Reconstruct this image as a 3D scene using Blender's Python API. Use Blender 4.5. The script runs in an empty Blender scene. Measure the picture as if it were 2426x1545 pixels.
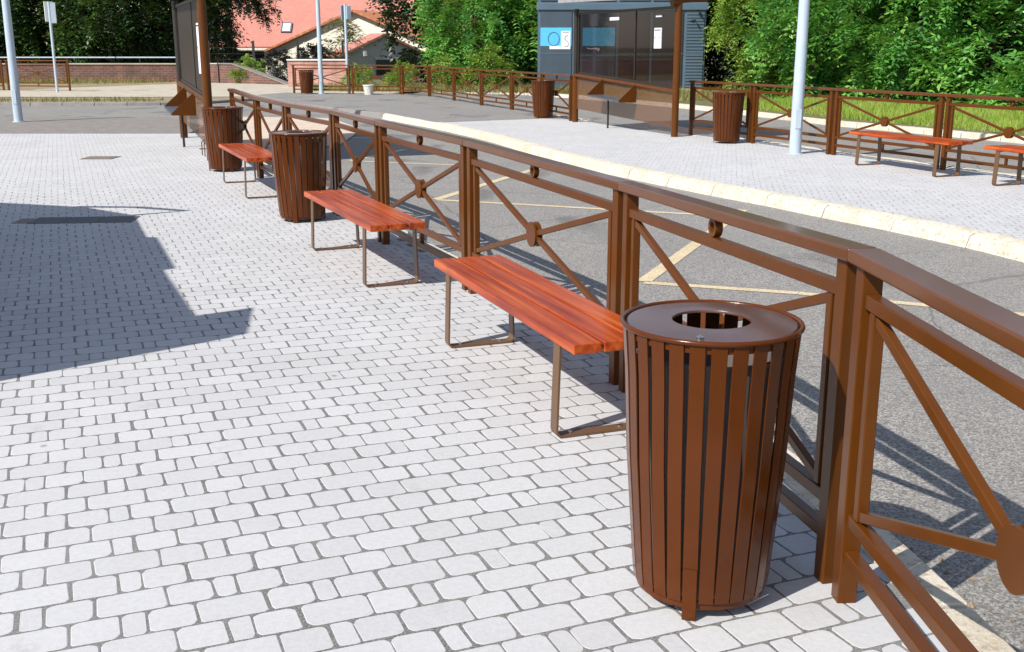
import bpy, math, random
import numpy as np
from mathutils import Vector, Matrix
random.seed(7)
S = bpy.context.scene
COL = S.collection
R = math.radians
PI = math.pi

# ------------------------------------------------------------------ materials
def ramp(nt, fac, stops):
    n = nt.nodes.new('ShaderNodeValToRGB')
    while len(n.color_ramp.elements) > 1: n.color_ramp.elements.remove(n.color_ramp.elements[-1])
    for i, (p, c) in enumerate(stops):
        e = n.color_ramp.elements[0] if i == 0 else n.color_ramp.elements.new(p)
        e.position = p; e.color = (*c, 1)
    nt.links.new(fac, n.inputs[0]); return n.outputs[0]
def noise(nt, scale, detail=3, rough=.55, vec=None, stretch=None):
    n = nt.nodes.new('ShaderNodeTexNoise'); n.inputs['Scale'].default_value = scale
    n.inputs['Detail'].default_value = detail; n.inputs['Roughness'].default_value = rough
    tc = nt.nodes.new('ShaderNodeTexCoord'); v = tc.outputs['Object']
    if stretch:
        m = nt.nodes.new('ShaderNodeMapping'); m.inputs['Scale'].default_value = stretch
        nt.links.new(v, m.inputs[0]); v = m.outputs[0]
    nt.links.new(v, n.inputs['Vector']); return n.outputs['Fac']
def mixc(nt, fac, a, b, mode='MIX'):
    n = nt.nodes.new('ShaderNodeMix'); n.data_type = 'RGBA'; n.blend_type = mode
    for sock, v in ((n.inputs[0], fac), (n.inputs[6], a), (n.inputs[7], b)):
        if isinstance(v, (int, float)): sock.default_value = v
        elif isinstance(v, tuple): sock.default_value = (*v, 1)
        else: nt.links.new(v, sock)
    return n.outputs[2]
def newmat(name):
    m = bpy.data.materials.new(name); m.use_nodes = True
    nt = m.node_tree; return m, nt, nt.nodes['Principled BSDF']
def mat(name, c, rough=.6, metal=0, var=.15, scale=6, bump=0, bscale=60, spec=.5, stretch=None, coat=0):
    m, nt, b = newmat(name)
    f = noise(nt, scale, 4, .6, stretch=stretch)
    lo = tuple(x * (1 - var) for x in c); hi = tuple(min(1, x * (1 + var)) for x in c)
    nt.links.new(ramp(nt, f, [(.3, lo), (.7, hi)]), b.inputs['Base Color'])
    b.inputs['Roughness'].default_value = rough; b.inputs['Metallic'].default_value = metal
    b.inputs['Specular IOR Level'].default_value = spec
    if coat: b.inputs['Coat Weight'].default_value = coat; b.inputs['Coat Roughness'].default_value = .15
    if bump:
        bp = nt.nodes.new('ShaderNodeBump'); bp.inputs['Strength'].default_value = bump; bp.inputs['Distance'].default_value = .01
        nt.links.new(noise(nt, bscale, 3), bp.inputs['Height']); nt.links.new(bp.outputs[0], b.inputs['Normal'])
    return m
M = {}
BROWN = (.108, .034, .0044)
M['brown'] = mat('brown_paint', (.100, .031, .0040), .30, 0, .10, 5, .05, 220, .24)
M['handrail'] = mat('handrail_paint', BROWN, .28, 0, .10, 5, .05, 220, .4, None, .35)
M['bin_brown'] = mat('bin_brown_paint', (.086, .0215, .0026), .19, 0, .10, 5, .04, 160, .27)
M['lid_brown'] = mat('lid_brown_paint', (.085, .036, .020), .30, 0, .14, 9, .05, 60, .6, None, .35)
M['leg'] = mat('bench_leg_paint', (.125, .065, .030), .42, 0, .1, 5)
M['steel'] = mat('steel', (.6, .6, .62), .3, 1, .05)
M['liner'] = mat('liner_metal', (.17, .145, .14), .5, .3, .12, 8)
M['dark'] = mat('dark_inside', (.02, .017, .017), .7)
M['darkframe'] = mat('dark_frame', (.022, .017, .014), .4)
M['darkmetal'] = mat('dark_seat_metal', (.10, .11, .14), .45, .3)
M['lamp'] = mat('lamp_post_paint', (.42, .50, .58), .45, 0, .08, 2)
M['signback'] = mat('sign_back', (.40, .48, .55), .5)
M['signblue'] = mat('sign_blue_grey', (.22, .32, .40), .5)
M['white'] = mat('white_paint', (.75, .76, .78), .5, 0, .04)
M['paper'] = mat('paper', (.72, .74, .82), .6, 0, .03)
M['kioskgrey'] = mat('kiosk_grey', (.085, .135, .185), .5, 0, .1, 1.5)
M['kioskpanel'] = mat('kiosk_panel', (.060, .085, .115), .35, 0, .12, 1.5)
M['kioskdark'] = mat('kiosk_dark_panel', (.04, .032, .032), .3, 0, .15, 1.5)
M['blue'] = mat('blue_film', (.10, .50, .86), .4, 0, .05)
M['cream'] = mat('cream_render', (.82, .77, .66), .85, 0, .06, 2)
M['greyrender'] = mat('grey_render', (.40, .40, .38), .85, 0, .08, 1.2)
M['bark'] = mat('bark', (.07, .048, .03), .9, 0, .3, 10, .4, 30)
def roadpaint():
    m, nt, b = newmat('worn_road_paint')
    c = ramp(nt, noise(nt, 5, 4, .6), [(.3, (.60, .47, .27)), (.7, (.70, .58, .38))])
    c = mixc(nt, ramp(nt, noise(nt, 75, 4, .75), [(.50, (0,) * 3), (.60, (.9,) * 3)]), c, (.27, .25, .22))
    nt.links.new(c, b.inputs['Base Color']); b.inputs['Roughness'].default_value = .8; return m
M['yellow'] = roadpaint()
M['redpaint'] = mat('road_patch', (.16, .09, .075), .8, 0, .2, 4)
M['cover'] = mat('cover_iron', (.19, .155, .125), .7, 0, .2, 20)
M['granite'] = mat('dark_slab', (.10, .10, .105), .7, 0, .15, 30)
M['concrete'] = mat('light_concrete', (.56, .46, .37), .85, 0, .12, 3, .2, 40)
M['strip'] = mat('grey_strip', (.22, .20, .185), .9, 0, .18, 4, .3, 90)
M['dirt'] = mat('dry_ground', (.27, .215, .125), .95, 0, .35, 1.2, .5, 14)
M['path'] = mat('path_concrete', (.46, .41, .33), .9, 0, .16, 1.5, .2, 30)
M['soil'] = mat('bank_soil', (.13, .13, .055), .95, 0, .4, 2, .5, 12)
M['ground'] = mat('ground_grass', (.07, .085, .03), .95, 0, .35, .6)
M['wire'] = mat('dark_wire', (.02, .022, .025), .6)

def asphalt():
    m, nt, b = newmat('asphalt')
    f1 = noise(nt, 80, 2, .8); f2 = noise(nt, .55, 4, .6); f3 = noise(nt, 6, 3, .6)
    c = ramp(nt, f1, [(.32, (.08, .076, .072)), (.5, (.228, .218, .206)), (.68, (.49, .468, .44))])
    c = mixc(nt, ramp(nt, f2, [(.35, (.0,) * 3), (.75, (.5,) * 3)]), c, (.185, .177, .168))
    c = mixc(nt, ramp(nt, f3, [(.5, (.0,) * 3), (.8, (.25,) * 3)]), c, (.28, .263, .243))
    oil = noise(nt, 1.1, 3, .5, stretch=(1.0, .45, 1))
    c = mixc(nt, ramp(nt, oil, [(.58, (0,) * 3), (.70, (.62,) * 3)]), c, (.09, .085, .08))
    sp = nt.nodes.new('ShaderNodeTexVoronoi'); sp.inputs['Scale'].default_value = 2.3; tcx = nt.nodes.new('ShaderNodeTexCoord'); nt.links.new(tcx.outputs['Object'], sp.inputs['Vector'])
    c = mixc(nt, ramp(nt, sp.outputs['Distance'], [(.03, (.6,) * 3), (.07, (0,) * 3)]), c, (.06, .056, .052))
    ck = nt.nodes.new('ShaderNodeTexVoronoi'); ck.feature = 'DISTANCE_TO_EDGE'; ck.inputs['Scale'].default_value = .32
    wv = nt.nodes.new('ShaderNodeMix'); wv.data_type = 'VECTOR'; wv.inputs[0].default_value = .12
    nz = nt.nodes.new('ShaderNodeTexNoise'); nz.inputs['Scale'].default_value = 2.5; nt.links.new(tcx.outputs['Object'], nz.inputs['Vector'])
    nt.links.new(tcx.outputs['Object'], wv.inputs[4]); nt.links.new(nz.outputs['Color'], wv.inputs[5]); nt.links.new(wv.outputs[1], ck.inputs['Vector'])
    c = mixc(nt, ramp(nt, ck.outputs['Distance'], [(.0015, (.5,) * 3), (.0035, (0,) * 3)]), c, (.05, .047, .045))
    nt.links.new(c, b.inputs['Base Color']); b.inputs['Roughness'].default_value = .85
    bp = nt.nodes.new('ShaderNodeBump'); bp.inputs['Strength'].default_value = .5; bp.inputs['Distance'].default_value = .006
    nt.links.new(f1, bp.inputs['Height']); nt.links.new(bp.outputs[0], b.inputs['Normal'])
    return m
M['asphalt'] = asphalt()

def paver(name, c, v=.06):
    m, nt, b = newmat(name)
    g = nt.nodes.new('ShaderNodeNewGeometry')
    c1 = ramp(nt, g.outputs['Random Per Island'], [(0, tuple(x * (1 - v) for x in c)), (1, tuple(x * (1 + v * .6) for x in c))])
    c2 = mixc(nt, .75, c1, ramp(nt, noise(nt, 45, 4, .7), [(.25, (.84,) * 3), (.6, (1.0,) * 3)]), 'MULTIPLY')
    c3 = mixc(nt, .8, c2, ramp(nt, noise(nt, .8, 4, .65), [(.3, (.90, .90, .89)), (.65, (1.0,) * 3)]), 'MULTIPLY')
    sp = noise(nt, 260, 2, .6)
    c4 = mixc(nt, 1, c3, ramp(nt, sp, [(.27, (.72,) * 3), (.36, (1.0,) * 3)]), 'MULTIPLY')
    st = noise(nt, 3.1, 5, .7)
    c4 = mixc(nt, 1, c4, ramp(nt, st, [(.62, (1.0,) * 3), (.72, (.88, .87, .85))]), 'MULTIPLY')
    vo = nt.nodes.new('ShaderNodeTexVoronoi'); vo.inputs['Scale'].default_value = 1.7; nt.links.new(nt.nodes.new('ShaderNodeTexCoord').outputs['Object'], vo.inputs['Vector'])
    c4 = mixc(nt, 1, c4, ramp(nt, vo.outputs['Distance'], [(.022, (.62, .61, .60)), (.032, (1.0,) * 3)]), 'MULTIPLY')
    nt.links.new(c4, b.inputs['Base Color']); b.inputs['Roughness'].default_value = .88
    b.inputs['Specular IOR Level'].default_value = .25
    bp = nt.nodes.new('ShaderNodeBump'); bp.inputs['Strength'].default_value = .25; bp.inputs['Distance'].default_value = .004
    nt.links.new(noise(nt, 90, 4, .7), bp.inputs['Height']); nt.links.new(bp.outputs[0], b.inputs['Normal'])
    return m
M['paver'] = paver('paver_grey', (.525, .526, .542), .055)
def jointsand():
    m, nt, b = newmat('joint_sand')
    c = ramp(nt, noise(nt, 140, 3, .7), [(.3, (.06, .058, .055)), (.52, (.16, .157, .15)), (.75, (.36, .35, .338))])
    c = mixc(nt, ramp(nt, noise(nt, 1.1, 3, .6), [(.45, (0,) * 3), (.7, (.55,) * 3)]), c, (.27, .262, .25))
    nt.links.new(c, b.inputs['Base Color']); b.inputs['Roughness'].default_value = .95; return m
M['joint'] = jointsand()

def kerbstone():
    m, nt, b = newmat('kerb_stone')
    c = ramp(nt, noise(nt, 3, 4, .65), [(.3, (.54, .47, .36)), (.55, (.64, .585, .485)), (.75, (.68, .64, .56))])
    c = mixc(nt, ramp(nt, noise(nt, 26, 4, .7), [(.50, (0,) * 3), (.66, (.8,) * 3)]), c, (.33, .265, .185))
    nt.links.new(c, b.inputs['Base Color']); b.inputs['Roughness'].default_value = .85
    bp = nt.nodes.new('ShaderNodeBump'); bp.inputs['Strength'].default_value = .4; bp.inputs['Distance'].default_value = .01
    nt.links.new(noise(nt, 38, 6, .75), bp.inputs['Height']); bp.inputs['Strength'].default_value = .8; nt.links.new(bp.outputs[0], b.inputs['Normal'])
    return m
M['kerb'] = kerbstone()

def wood():
    m, nt, b = newmat('red_varnished_wood')
    g = nt.nodes.new('ShaderNodeNewGeometry')
    f = noise(nt, 4, 4, .55, stretch=(.30, 7, 7)); f2 = noise(nt, 26, 3, .5, stretch=(.10, 9, 9)); f3 = noise(nt, 2.2, 3, .5, stretch=(1, 2.5, 1))
    c = ramp(nt, f, [(.28, (.21, .025, .007)), (.5, (.38, .058, .011)), (.72, (.56, .125, .018))])
    c = mixc(nt, .5, c, ramp(nt, f2, [(.3, (.72, .66, .6)), (.6, (1, 1, 1))]), 'MULTIPLY')
    c = mixc(nt, ramp(nt, f3, [(.54, (0,) * 3), (.72, (.6,) * 3)]), c, (.13, .018, .012))
    nt.links.new(c, b.inputs['Base Color']); b.inputs['Roughness'].default_value = .33; b.inputs['Specular IOR Level'].default_value = .32
    bp = nt.nodes.new('ShaderNodeBump'); bp.inputs['Strength'].default_value = .2; bp.inputs['Distance'].default_value = .003
    nt.links.new(f2, bp.inputs['Height']); nt.links.new(bp.outputs[0], b.inputs['Normal'])
    return m
M['wood'] = wood()

def brick(name, a, b2, mortar, s=1.0, mw=.012):
    m, nt, b = newmat(name)
    tc = nt.nodes.new('ShaderNodeTexCoord'); mp = nt.nodes.new('ShaderNodeMapping')
    mp.inputs['Rotation'].default_value = (R(90), 0, 0)
    nt.links.new(tc.outputs['Object'], mp.inputs[0])
    t = nt.nodes.new('ShaderNodeTexBrick'); nt.links.new(mp.outputs[0], t.inputs['Vector'])
    t.inputs['Color1'].default_value = (*a, 1); t.inputs['Color2'].default_value = (*b2, 1); t.inputs['Mortar'].default_value = (*mortar, 1)
    t.inputs['Scale'].default_value = 1; t.inputs['Brick Width'].default_value = .22 * s; t.inputs['Row Height'].default_value = .075 * s
    t.inputs['Mortar Size'].default_value = mw * s
    c = mixc(nt, .8, t.outputs['Color'], ramp(nt, noise(nt, 1.3, 4, .6), [(.3, (.35, .35, .37)), (.65, (1, 1, 1))]), 'MULTIPLY')
    nt.links.new(c, b.inputs['Base Color']); b.inputs['Roughness'].default_value = .9
    return m
M['brick'] = brick('wall_brick', (.15, .055, .045), (.21, .088, .066), (.20, .15, .125), 1.5)
M['pinkbrick'] = brick('pink_brick', (.62, .26, .20), (.68, .34, .27), (.60, .42, .36), 1.5)

def tiles(name, a, b2):
    m, nt, b = newmat(name)
    tc = nt.nodes.new('ShaderNodeTexCoord')
    w = nt.nodes.new('ShaderNodeTexBrick'); nt.links.new(tc.outputs['UV'], w.inputs['Vector'])
    w.inputs['Scale'].default_value = 1; w.inputs['Brick Width'].default_value = .20; w.inputs['Row Height'].default_value = .24
    w.inputs['Mortar Size'].default_value = .018; w.inputs['Color1'].default_value = (*a, 1); w.inputs['Color2'].default_value = (*b2, 1)
    w.inputs['Mortar'].default_value = tuple(x * .84 for x in a) + (1,)
    c = mixc(nt, .5, w.outputs['Color'], ramp(nt, noise(nt, .7, 4, .6), [(.3, (.8, .78, .78)), (.65, (1, 1, 1))]), 'MULTIPLY')
    nt.links.new(c, b.inputs['Base Color']); b.inputs['Roughness'].default_value = .8
    return m
M['tiles'] = tiles('salmon_tiles', (.53, .215, .17), (.57, .25, .195))
M['tiles_orange'] = tiles('orange_tiles', (.55, .19, .085), (.62, .25, .12))

def glass(name, tint, a=.25):
    m, nt, b = newmat(name); nt.nodes.remove(b)
    out = nt.nodes['Material Output']
    t = nt.nodes.new('ShaderNodeBsdfTransparent'); t.inputs[0].default_value = (*tint, 1)
    g = nt.nodes.new('ShaderNodeBsdfGlossy'); g.inputs[0].default_value = (.8, .8, .85, 1); g.inputs['Roughness'].default_value = .03
    lw = nt.nodes.new('ShaderNodeLayerWeight'); pw = nt.nodes.new('ShaderNodeMath'); pw.operation = 'POWER'; pw.inputs[1].default_value = 4; nt.links.new(lw.outputs['Facing'], pw.inputs[0])
    fr = nt.nodes.new('ShaderNodeMath'); fr.operation = 'MULTIPLY_ADD'; fr.inputs[1].default_value = .7; fr.inputs[2].default_value = .025; nt.links.new(pw.outputs[0], fr.inputs[0])
    mx = nt.nodes.new('ShaderNodeMixShader'); nt.links.new(fr.outputs[0], mx.inputs[0]); nt.links.new(t.outputs[0], mx.inputs[1]); nt.links.new(g.outputs[0], mx.inputs[2])
    nt.links.new(mx.outputs[0], out.inputs[0]); return m
M['tint'] = glass('smoked_glass', (.58, .49, .47))
M['tint_dark'] = mat('dark_brown_panel', (.030, .021, .016), .40, 0, .15, 1.2, 0, 60, .22)
M['window'] = mat('window_glass', (.02, .025, .03), .08)

def perforated():
    m, nt, b = newmat('perforated_sheet')
    b.inputs['Base Color'].default_value = (.16, .075, .034, 1); b.inputs['Roughness'].default_value = .5
    tc = nt.nodes.new('ShaderNodeTexCoord')
    v = nt.nodes.new('ShaderNodeTexVoronoi'); v.inputs['Scale'].default_value = 70; v.inputs['Randomness'].default_value = 0
    nt.links.new(tc.outputs['Object'], v.inputs['Vector'])
    mt = nt.nodes.new('ShaderNodeMath'); mt.operation = 'GREATER_THAN'; mt.inputs[1].default_value = .41
    nt.links.new(v.outputs['Distance'], mt.inputs[0]); nt.links.new(mt.outputs[0], b.inputs['Alpha'])
    return m
M['mesh'] = perforated()

def leaf(name, cols, trans=.35, rough=.45):
    m, nt, b = newmat(name); out = nt.nodes['Material Output']
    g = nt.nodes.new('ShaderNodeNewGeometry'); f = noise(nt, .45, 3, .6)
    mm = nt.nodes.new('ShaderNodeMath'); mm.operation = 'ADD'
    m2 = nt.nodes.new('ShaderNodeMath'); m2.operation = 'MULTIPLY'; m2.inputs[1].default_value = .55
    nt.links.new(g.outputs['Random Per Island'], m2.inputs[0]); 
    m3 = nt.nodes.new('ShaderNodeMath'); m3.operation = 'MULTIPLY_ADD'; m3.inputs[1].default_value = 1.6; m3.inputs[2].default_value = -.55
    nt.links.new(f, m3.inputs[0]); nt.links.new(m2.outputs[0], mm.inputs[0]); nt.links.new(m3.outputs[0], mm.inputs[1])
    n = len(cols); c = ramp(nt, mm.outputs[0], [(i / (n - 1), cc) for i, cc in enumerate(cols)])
    nt.links.new(c, b.inputs['Base Color']); b.inputs['Roughness'].default_value = rough; b.inputs['Specular IOR Level'].default_value = .35
    t = nt.nodes.new('ShaderNodeBsdfTranslucent'); nt.links.new(mixc(nt, .5, c, (.25, .32, .02)), t.inputs[0])
    mx = nt.nodes.new('ShaderNodeMixShader'); mx.inputs[0].default_value = trans
    nt.links.new(b.outputs[0], mx.inputs[1]); nt.links.new(t.outputs[0], mx.inputs[2]); nt.links.new(mx.outputs[0], out.inputs[0])
    return m
M['leaf'] = leaf('acacia_leaf', [(.03, .125, .035), (.075, .26, .055), (.15, .41, .065), (.30, .54, .11)])
M['leaf_yellow'] = leaf('yellow_green_leaf', [(.07, .18, .03), (.18, .33, .045), (.33, .46, .08), (.46, .53, .14)])
M['leaf_dark'] = leaf('evergreen_shade_leaf', [(.006, .016, .009), (.014, .036, .014), (.035, .09, .02), (.11, .24, .035)], .15)  # shade of neighbouring trees and sparse lit clumps put into the leaf colour
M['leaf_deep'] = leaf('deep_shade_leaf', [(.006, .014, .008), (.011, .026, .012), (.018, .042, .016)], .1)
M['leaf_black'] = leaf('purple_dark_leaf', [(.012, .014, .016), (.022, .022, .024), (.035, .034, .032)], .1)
M['leaf_olive'] = leaf('straw_olive_leaf', [(.10, .11, .03), (.20, .18, .06), (.33, .27, .11)], .3)
M['grass'] = leaf('verge_grass', [(.14, .28, .025), (.28, .44, .05), (.40, .50, .09), (.50, .50, .18)], .4, .6)
M['weed'] = leaf('dry_weeds', [(.14, .15, .04), (.24, .22, .08), (.36, .29, .13)], .3, .7)
M['flower'] = mat('pale_flower', (.75, .72, .60), .7)

# ------------------------------------------------------------------ mesh builder
class MB:
    def __init__(s): s.v = []; s.f = []; s.m = []; s.uv = {}
    def add(s, vs, fs, mi=0):
        o = len(s.v); s.v += [tuple(x) for x in vs]; s.f += [tuple(i + o for i in f) for f in fs]; s.m += [mi] * len(fs)
    def bar(s, a, b, w, h, up=(0, 0, 1), mi=0):          # box section from a to b, w sideways, h along up
        a = Vector(a); b = Vector(b); d = (b - a).normalized(); u = Vector(up)
        if abs(d.dot(u)) > .98: u = Vector((0, 1, 0)) if abs(d.y) < .9 else Vector((1, 0, 0))
        sd = d.cross(u).normalized(); u = sd.cross(d).normalized()
        vs = []
        for p in (a, b):
            for i, j in ((-1, -1), (1, -1), (1, 1), (-1, 1)): vs.append(p + sd * (i * w / 2) + u * (j * h / 2))
        s.add(vs, [(0, 1, 2, 3), (7, 6, 5, 4), (0, 4, 5, 1), (1, 5, 6, 2), (2, 6, 7, 3), (3, 7, 4, 0)], mi)
    def box(s, lo, hi, mi=0):
        x0, y0, z0 = lo; x1, y1, z1 = hi
        s.add([(x0, y0, z0), (x1, y0, z0), (x1, y1, z0), (x0, y1, z0), (x0, y0, z1), (x1, y0, z1), (x1, y1, z1), (x0, y1, z1)],
              [(3, 2, 1, 0), (4, 5, 6, 7), (0, 1, 5, 4), (1, 2, 6, 5), (2, 3, 7, 6), (3, 0, 4, 7)], mi)
    def tube(s, pts, r, n=12, caps=True, mi=0, r2=None):
        pts = [Vector(p) for p in pts]; k = len(pts); base = len(s.v)
        ref = None; vs = []
        for i, p in enumerate(pts):
            d = (pts[min(i + 1, k - 1)] - pts[max(i - 1, 0)]).normalized()
            if ref is None: ref = Vector((1, 0, 0)) if abs(d.x) < .8 else Vector((0, 1, 0))
            ref = (ref - d * ref.dot(d)).normalized(); q = d.cross(ref)
            rr = r if r2 is None else r + (r2 - r) * i / (k - 1)
            for j in range(n):
                a = 2 * PI * j / n; vs.append(p + (ref * math.cos(a) + q * math.sin(a)) * rr)
        fs = [(i * n + j, i * n + (j + 1) % n, (i + 1) * n + (j + 1) % n, (i + 1) * n + j) for i in range(k - 1) for j in range(n)]
        if caps: fs += [tuple(range(n - 1, -1, -1)), tuple(range((k - 1) * n, k * n))]
        s.add(vs, fs, mi)
    def lathe(s, prof, n=48, c=(0, 0, 0), closed=False, mi=0):
        vs = []; k = len(prof)
        for r, z in prof:
            for j in range(n):
                a = 2 * PI * j / n; vs.append((c[0] + r * math.cos(a), c[1] + r * math.sin(a), c[2] + z))
        rng = range(k) if closed else range(k - 1)
        fs = [(i * n + j, i * n + (j + 1) % n, ((i + 1) % k) * n + (j + 1) % n, ((i + 1) % k) * n + j) for i in rng for j in range(n)]
        s.add(vs, fs, mi)
    def prism(s, poly, z0, z1, mi=0):
        n = len(poly); vs = [(x, y, z0) for x, y in poly] + [(x, y, z1) for x, y in poly]
        s.add(vs, [tuple(range(n - 1, -1, -1)), tuple(range(n, 2 * n))] + [(i, (i + 1) % n, n + (i + 1) % n, n + i) for i in range(n)], mi)
    def disc(s, c, ax, r, t, n=28, mi=0):                # thick disc round axis ax
        ax = Vector(ax).normalized(); c = Vector(c)
        s.tube([c - ax * t / 2, c + ax * t / 2], r, n, True, mi)
    def build(s, name, mats, parent=None, smooth=False, bevel=0, seg=2, loc=None):
        me = bpy.data.meshes.new(name); me.from_pydata([tuple(map(float, v)) for v in s.v], [], s.f); me.update()
        if not isinstance(mats, (list, tuple)): mats = [mats]
        for m in mats: me.materials.append(m)
        if len(mats) > 1: me.polygons.foreach_set('material_index', s.m)
        if smooth:
            me.polygons.foreach_set('use_smooth', [True] * len(me.polygons)); me.set_sharp_from_angle(angle=R(40))
        o = bpy.data.objects.new(name, me); COL.objects.link(o)
        if parent: o.parent = parent
        if loc: o.location = loc
        if bevel:
            b = o.modifiers.new('bevel', 'BEVEL'); b.width = bevel; b.segments = seg; b.limit_method = 'ANGLE'; b.angle_limit = R(35)
            me.polygons.foreach_set('use_smooth', [True] * len(me.polygons)); me.set_sharp_from_angle(angle=R(50)); b.harden_normals = True
        return o

def quads(name, V, m, parent=None, per=4):
    V = np.asarray(V, dtype=np.float32).reshape(-1, 3); n = len(V) // per
    me = bpy.data.meshes.new(name); me.vertices.add(len(V)); me.vertices.foreach_set('co', V.ravel())
    me.loops.add(len(V)); me.loops.foreach_set('vertex_index', np.arange(len(V), dtype=np.int32))
    me.polygons.add(n); me.polygons.foreach_set('loop_start', np.arange(0, len(V), per, dtype=np.int32))
    me.polygons.foreach_set('loop_total', np.full(n, per, dtype=np.int32))
    me.update(); me.validate(); me.materials.append(m)
    o = bpy.data.objects.new(name, me); COL.objects.link(o)
    if parent: o.parent = parent
    return o

def tag(o, label, cat, group=None):
    o['label'] = label; o['category'] = cat
    if group: o['group'] = group
    return o
def thing(name, loc=(0, 0, 0), rz=0, label=None, cat=None, group=None):
    o = bpy.data.objects.new(name, None); COL.objects.link(o); o.location = loc; o.rotation_euler = (0, 0, rz)
    o.empty_display_size = .2
    if label: tag(o, label, cat, group)
    return o
def kids(o): return [c for c in bpy.data.objects if c.parent == o]
def copy_tree(o, parent=None):
    c = o.copy(); COL.objects.link(c)
    if parent: c.parent = parent
    for ch in kids(o): copy_tree(ch, c)
    return c
def struct(o, kind='structure'): o['kind'] = kind; return o

# ------------------------------------------------------------------ sun / view
SUN_AZ, SUN_EL = 42.0, 42.5            # heading of the light (from +X towards +Y), elevation
def catmull(P, step=.4):
    P = [Vector((*p, 0)) if len(p) == 2 else Vector(p) for p in P]; out = []
    for i in range(len(P) - 1):
        p0 = P[max(i - 1, 0)]; p1 = P[i]; p2 = P[i + 1]; p3 = P[min(i + 2, len(P) - 1)]
        n = max(2, int((p2 - p1).length / step))
        for k in range(n):
            t = k / n
            out.append(.5 * ((2 * p1) + (p2 - p0) * t + (2 * p0 - 5 * p1 + 4 * p2 - p3) * t * t + (3 * p1 - p0 - 3 * p2 + p3) * t ** 3))
    out.append(P[-1]); return out
def offset(P, d):                      # to the right of the walking direction
    out = []
    for i, p in enumerate(P):
        t = (P[min(i + 1, len(P) - 1)] - P[max(i - 1, 0)]); t.z = 0; t.normalize()
        out.append(Vector((p.x + t.y * d, p.y - t.x * d, p.z)))
    return out
def resample(P, step):
    out = [P[0].copy()]; acc = 0; prev = P[0]
    for p in P[1:]:
        seg = (p - prev).length
        while acc + seg >= step:
            t = (step - acc) / seg; prev = prev.lerp(p, t); out.append(prev.copy()); seg = (p - prev).length; acc = 0
        acc += seg; prev = p
    return out
def kerb_run(name, path, prof, m, stone=1.0, gap=.010, sub=4):
    """stones swept along path; prof = (offset right, z) outline"""
    fine = resample(path, stone / sub); mb = MB(); i = 0
    while i + sub < len(fine):
        pts = [p.copy() for p in fine[i:i + sub + 1]]
        d0 = (pts[1] - pts[0]).normalized(); d1 = (pts[-1] - pts[-2]).normalized()
        pts[0] += d0 * gap; pts[-1] -= d1 * gap
        dz = random.uniform(-.004, .004); dx = random.uniform(-.005, .005)
        rings = []
        for k, p in enumerate(pts):
            t = (pts[min(k + 1, sub)] - pts[max(k - 1, 0)]); t.normalize()
            rings += [(p.x + t.y * (o + dx), p.y - t.x * (o + dx), z + dz) for o, z in prof]
        n = len(prof)
        fs = [(k * n + j, k * n + (j + 1) % n, (k + 1) * n + (j + 1) % n, (k + 1) * n + j) for k in range(sub) for j in range(n)]
        fs += [tuple(range(n - 1, -1, -1)), tuple(range(sub * n, sub * n + n))]
        mb.add(rings, fs); i += sub
    return struct(mb.build(name, m, bevel=.008))
def inside(x, y, poly):
    r = False; j = len(poly) - 1
    for i in range(len(poly)):
        xi, yi = poly[i]; xj, yj = poly[j]
        if (yi > y) != (yj > y) and x < (xj - xi) * (y - yi) / (yj - yi) + xi: r = not r
        j = i
    return r
def sheet(name, poly, z, m, uv=False):
    me = bpy.data.meshes.new(name); me.from_pydata([(x, y, z) for x, y in poly], [], [tuple(range(len(poly)))]); me.update()
    if me.polygons[0].normal.z < 0: me.flip_normals()
    me.materials.append(m); o = bpy.data.objects.new(name, me); COL.objects.link(o); return struct(o)

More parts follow.
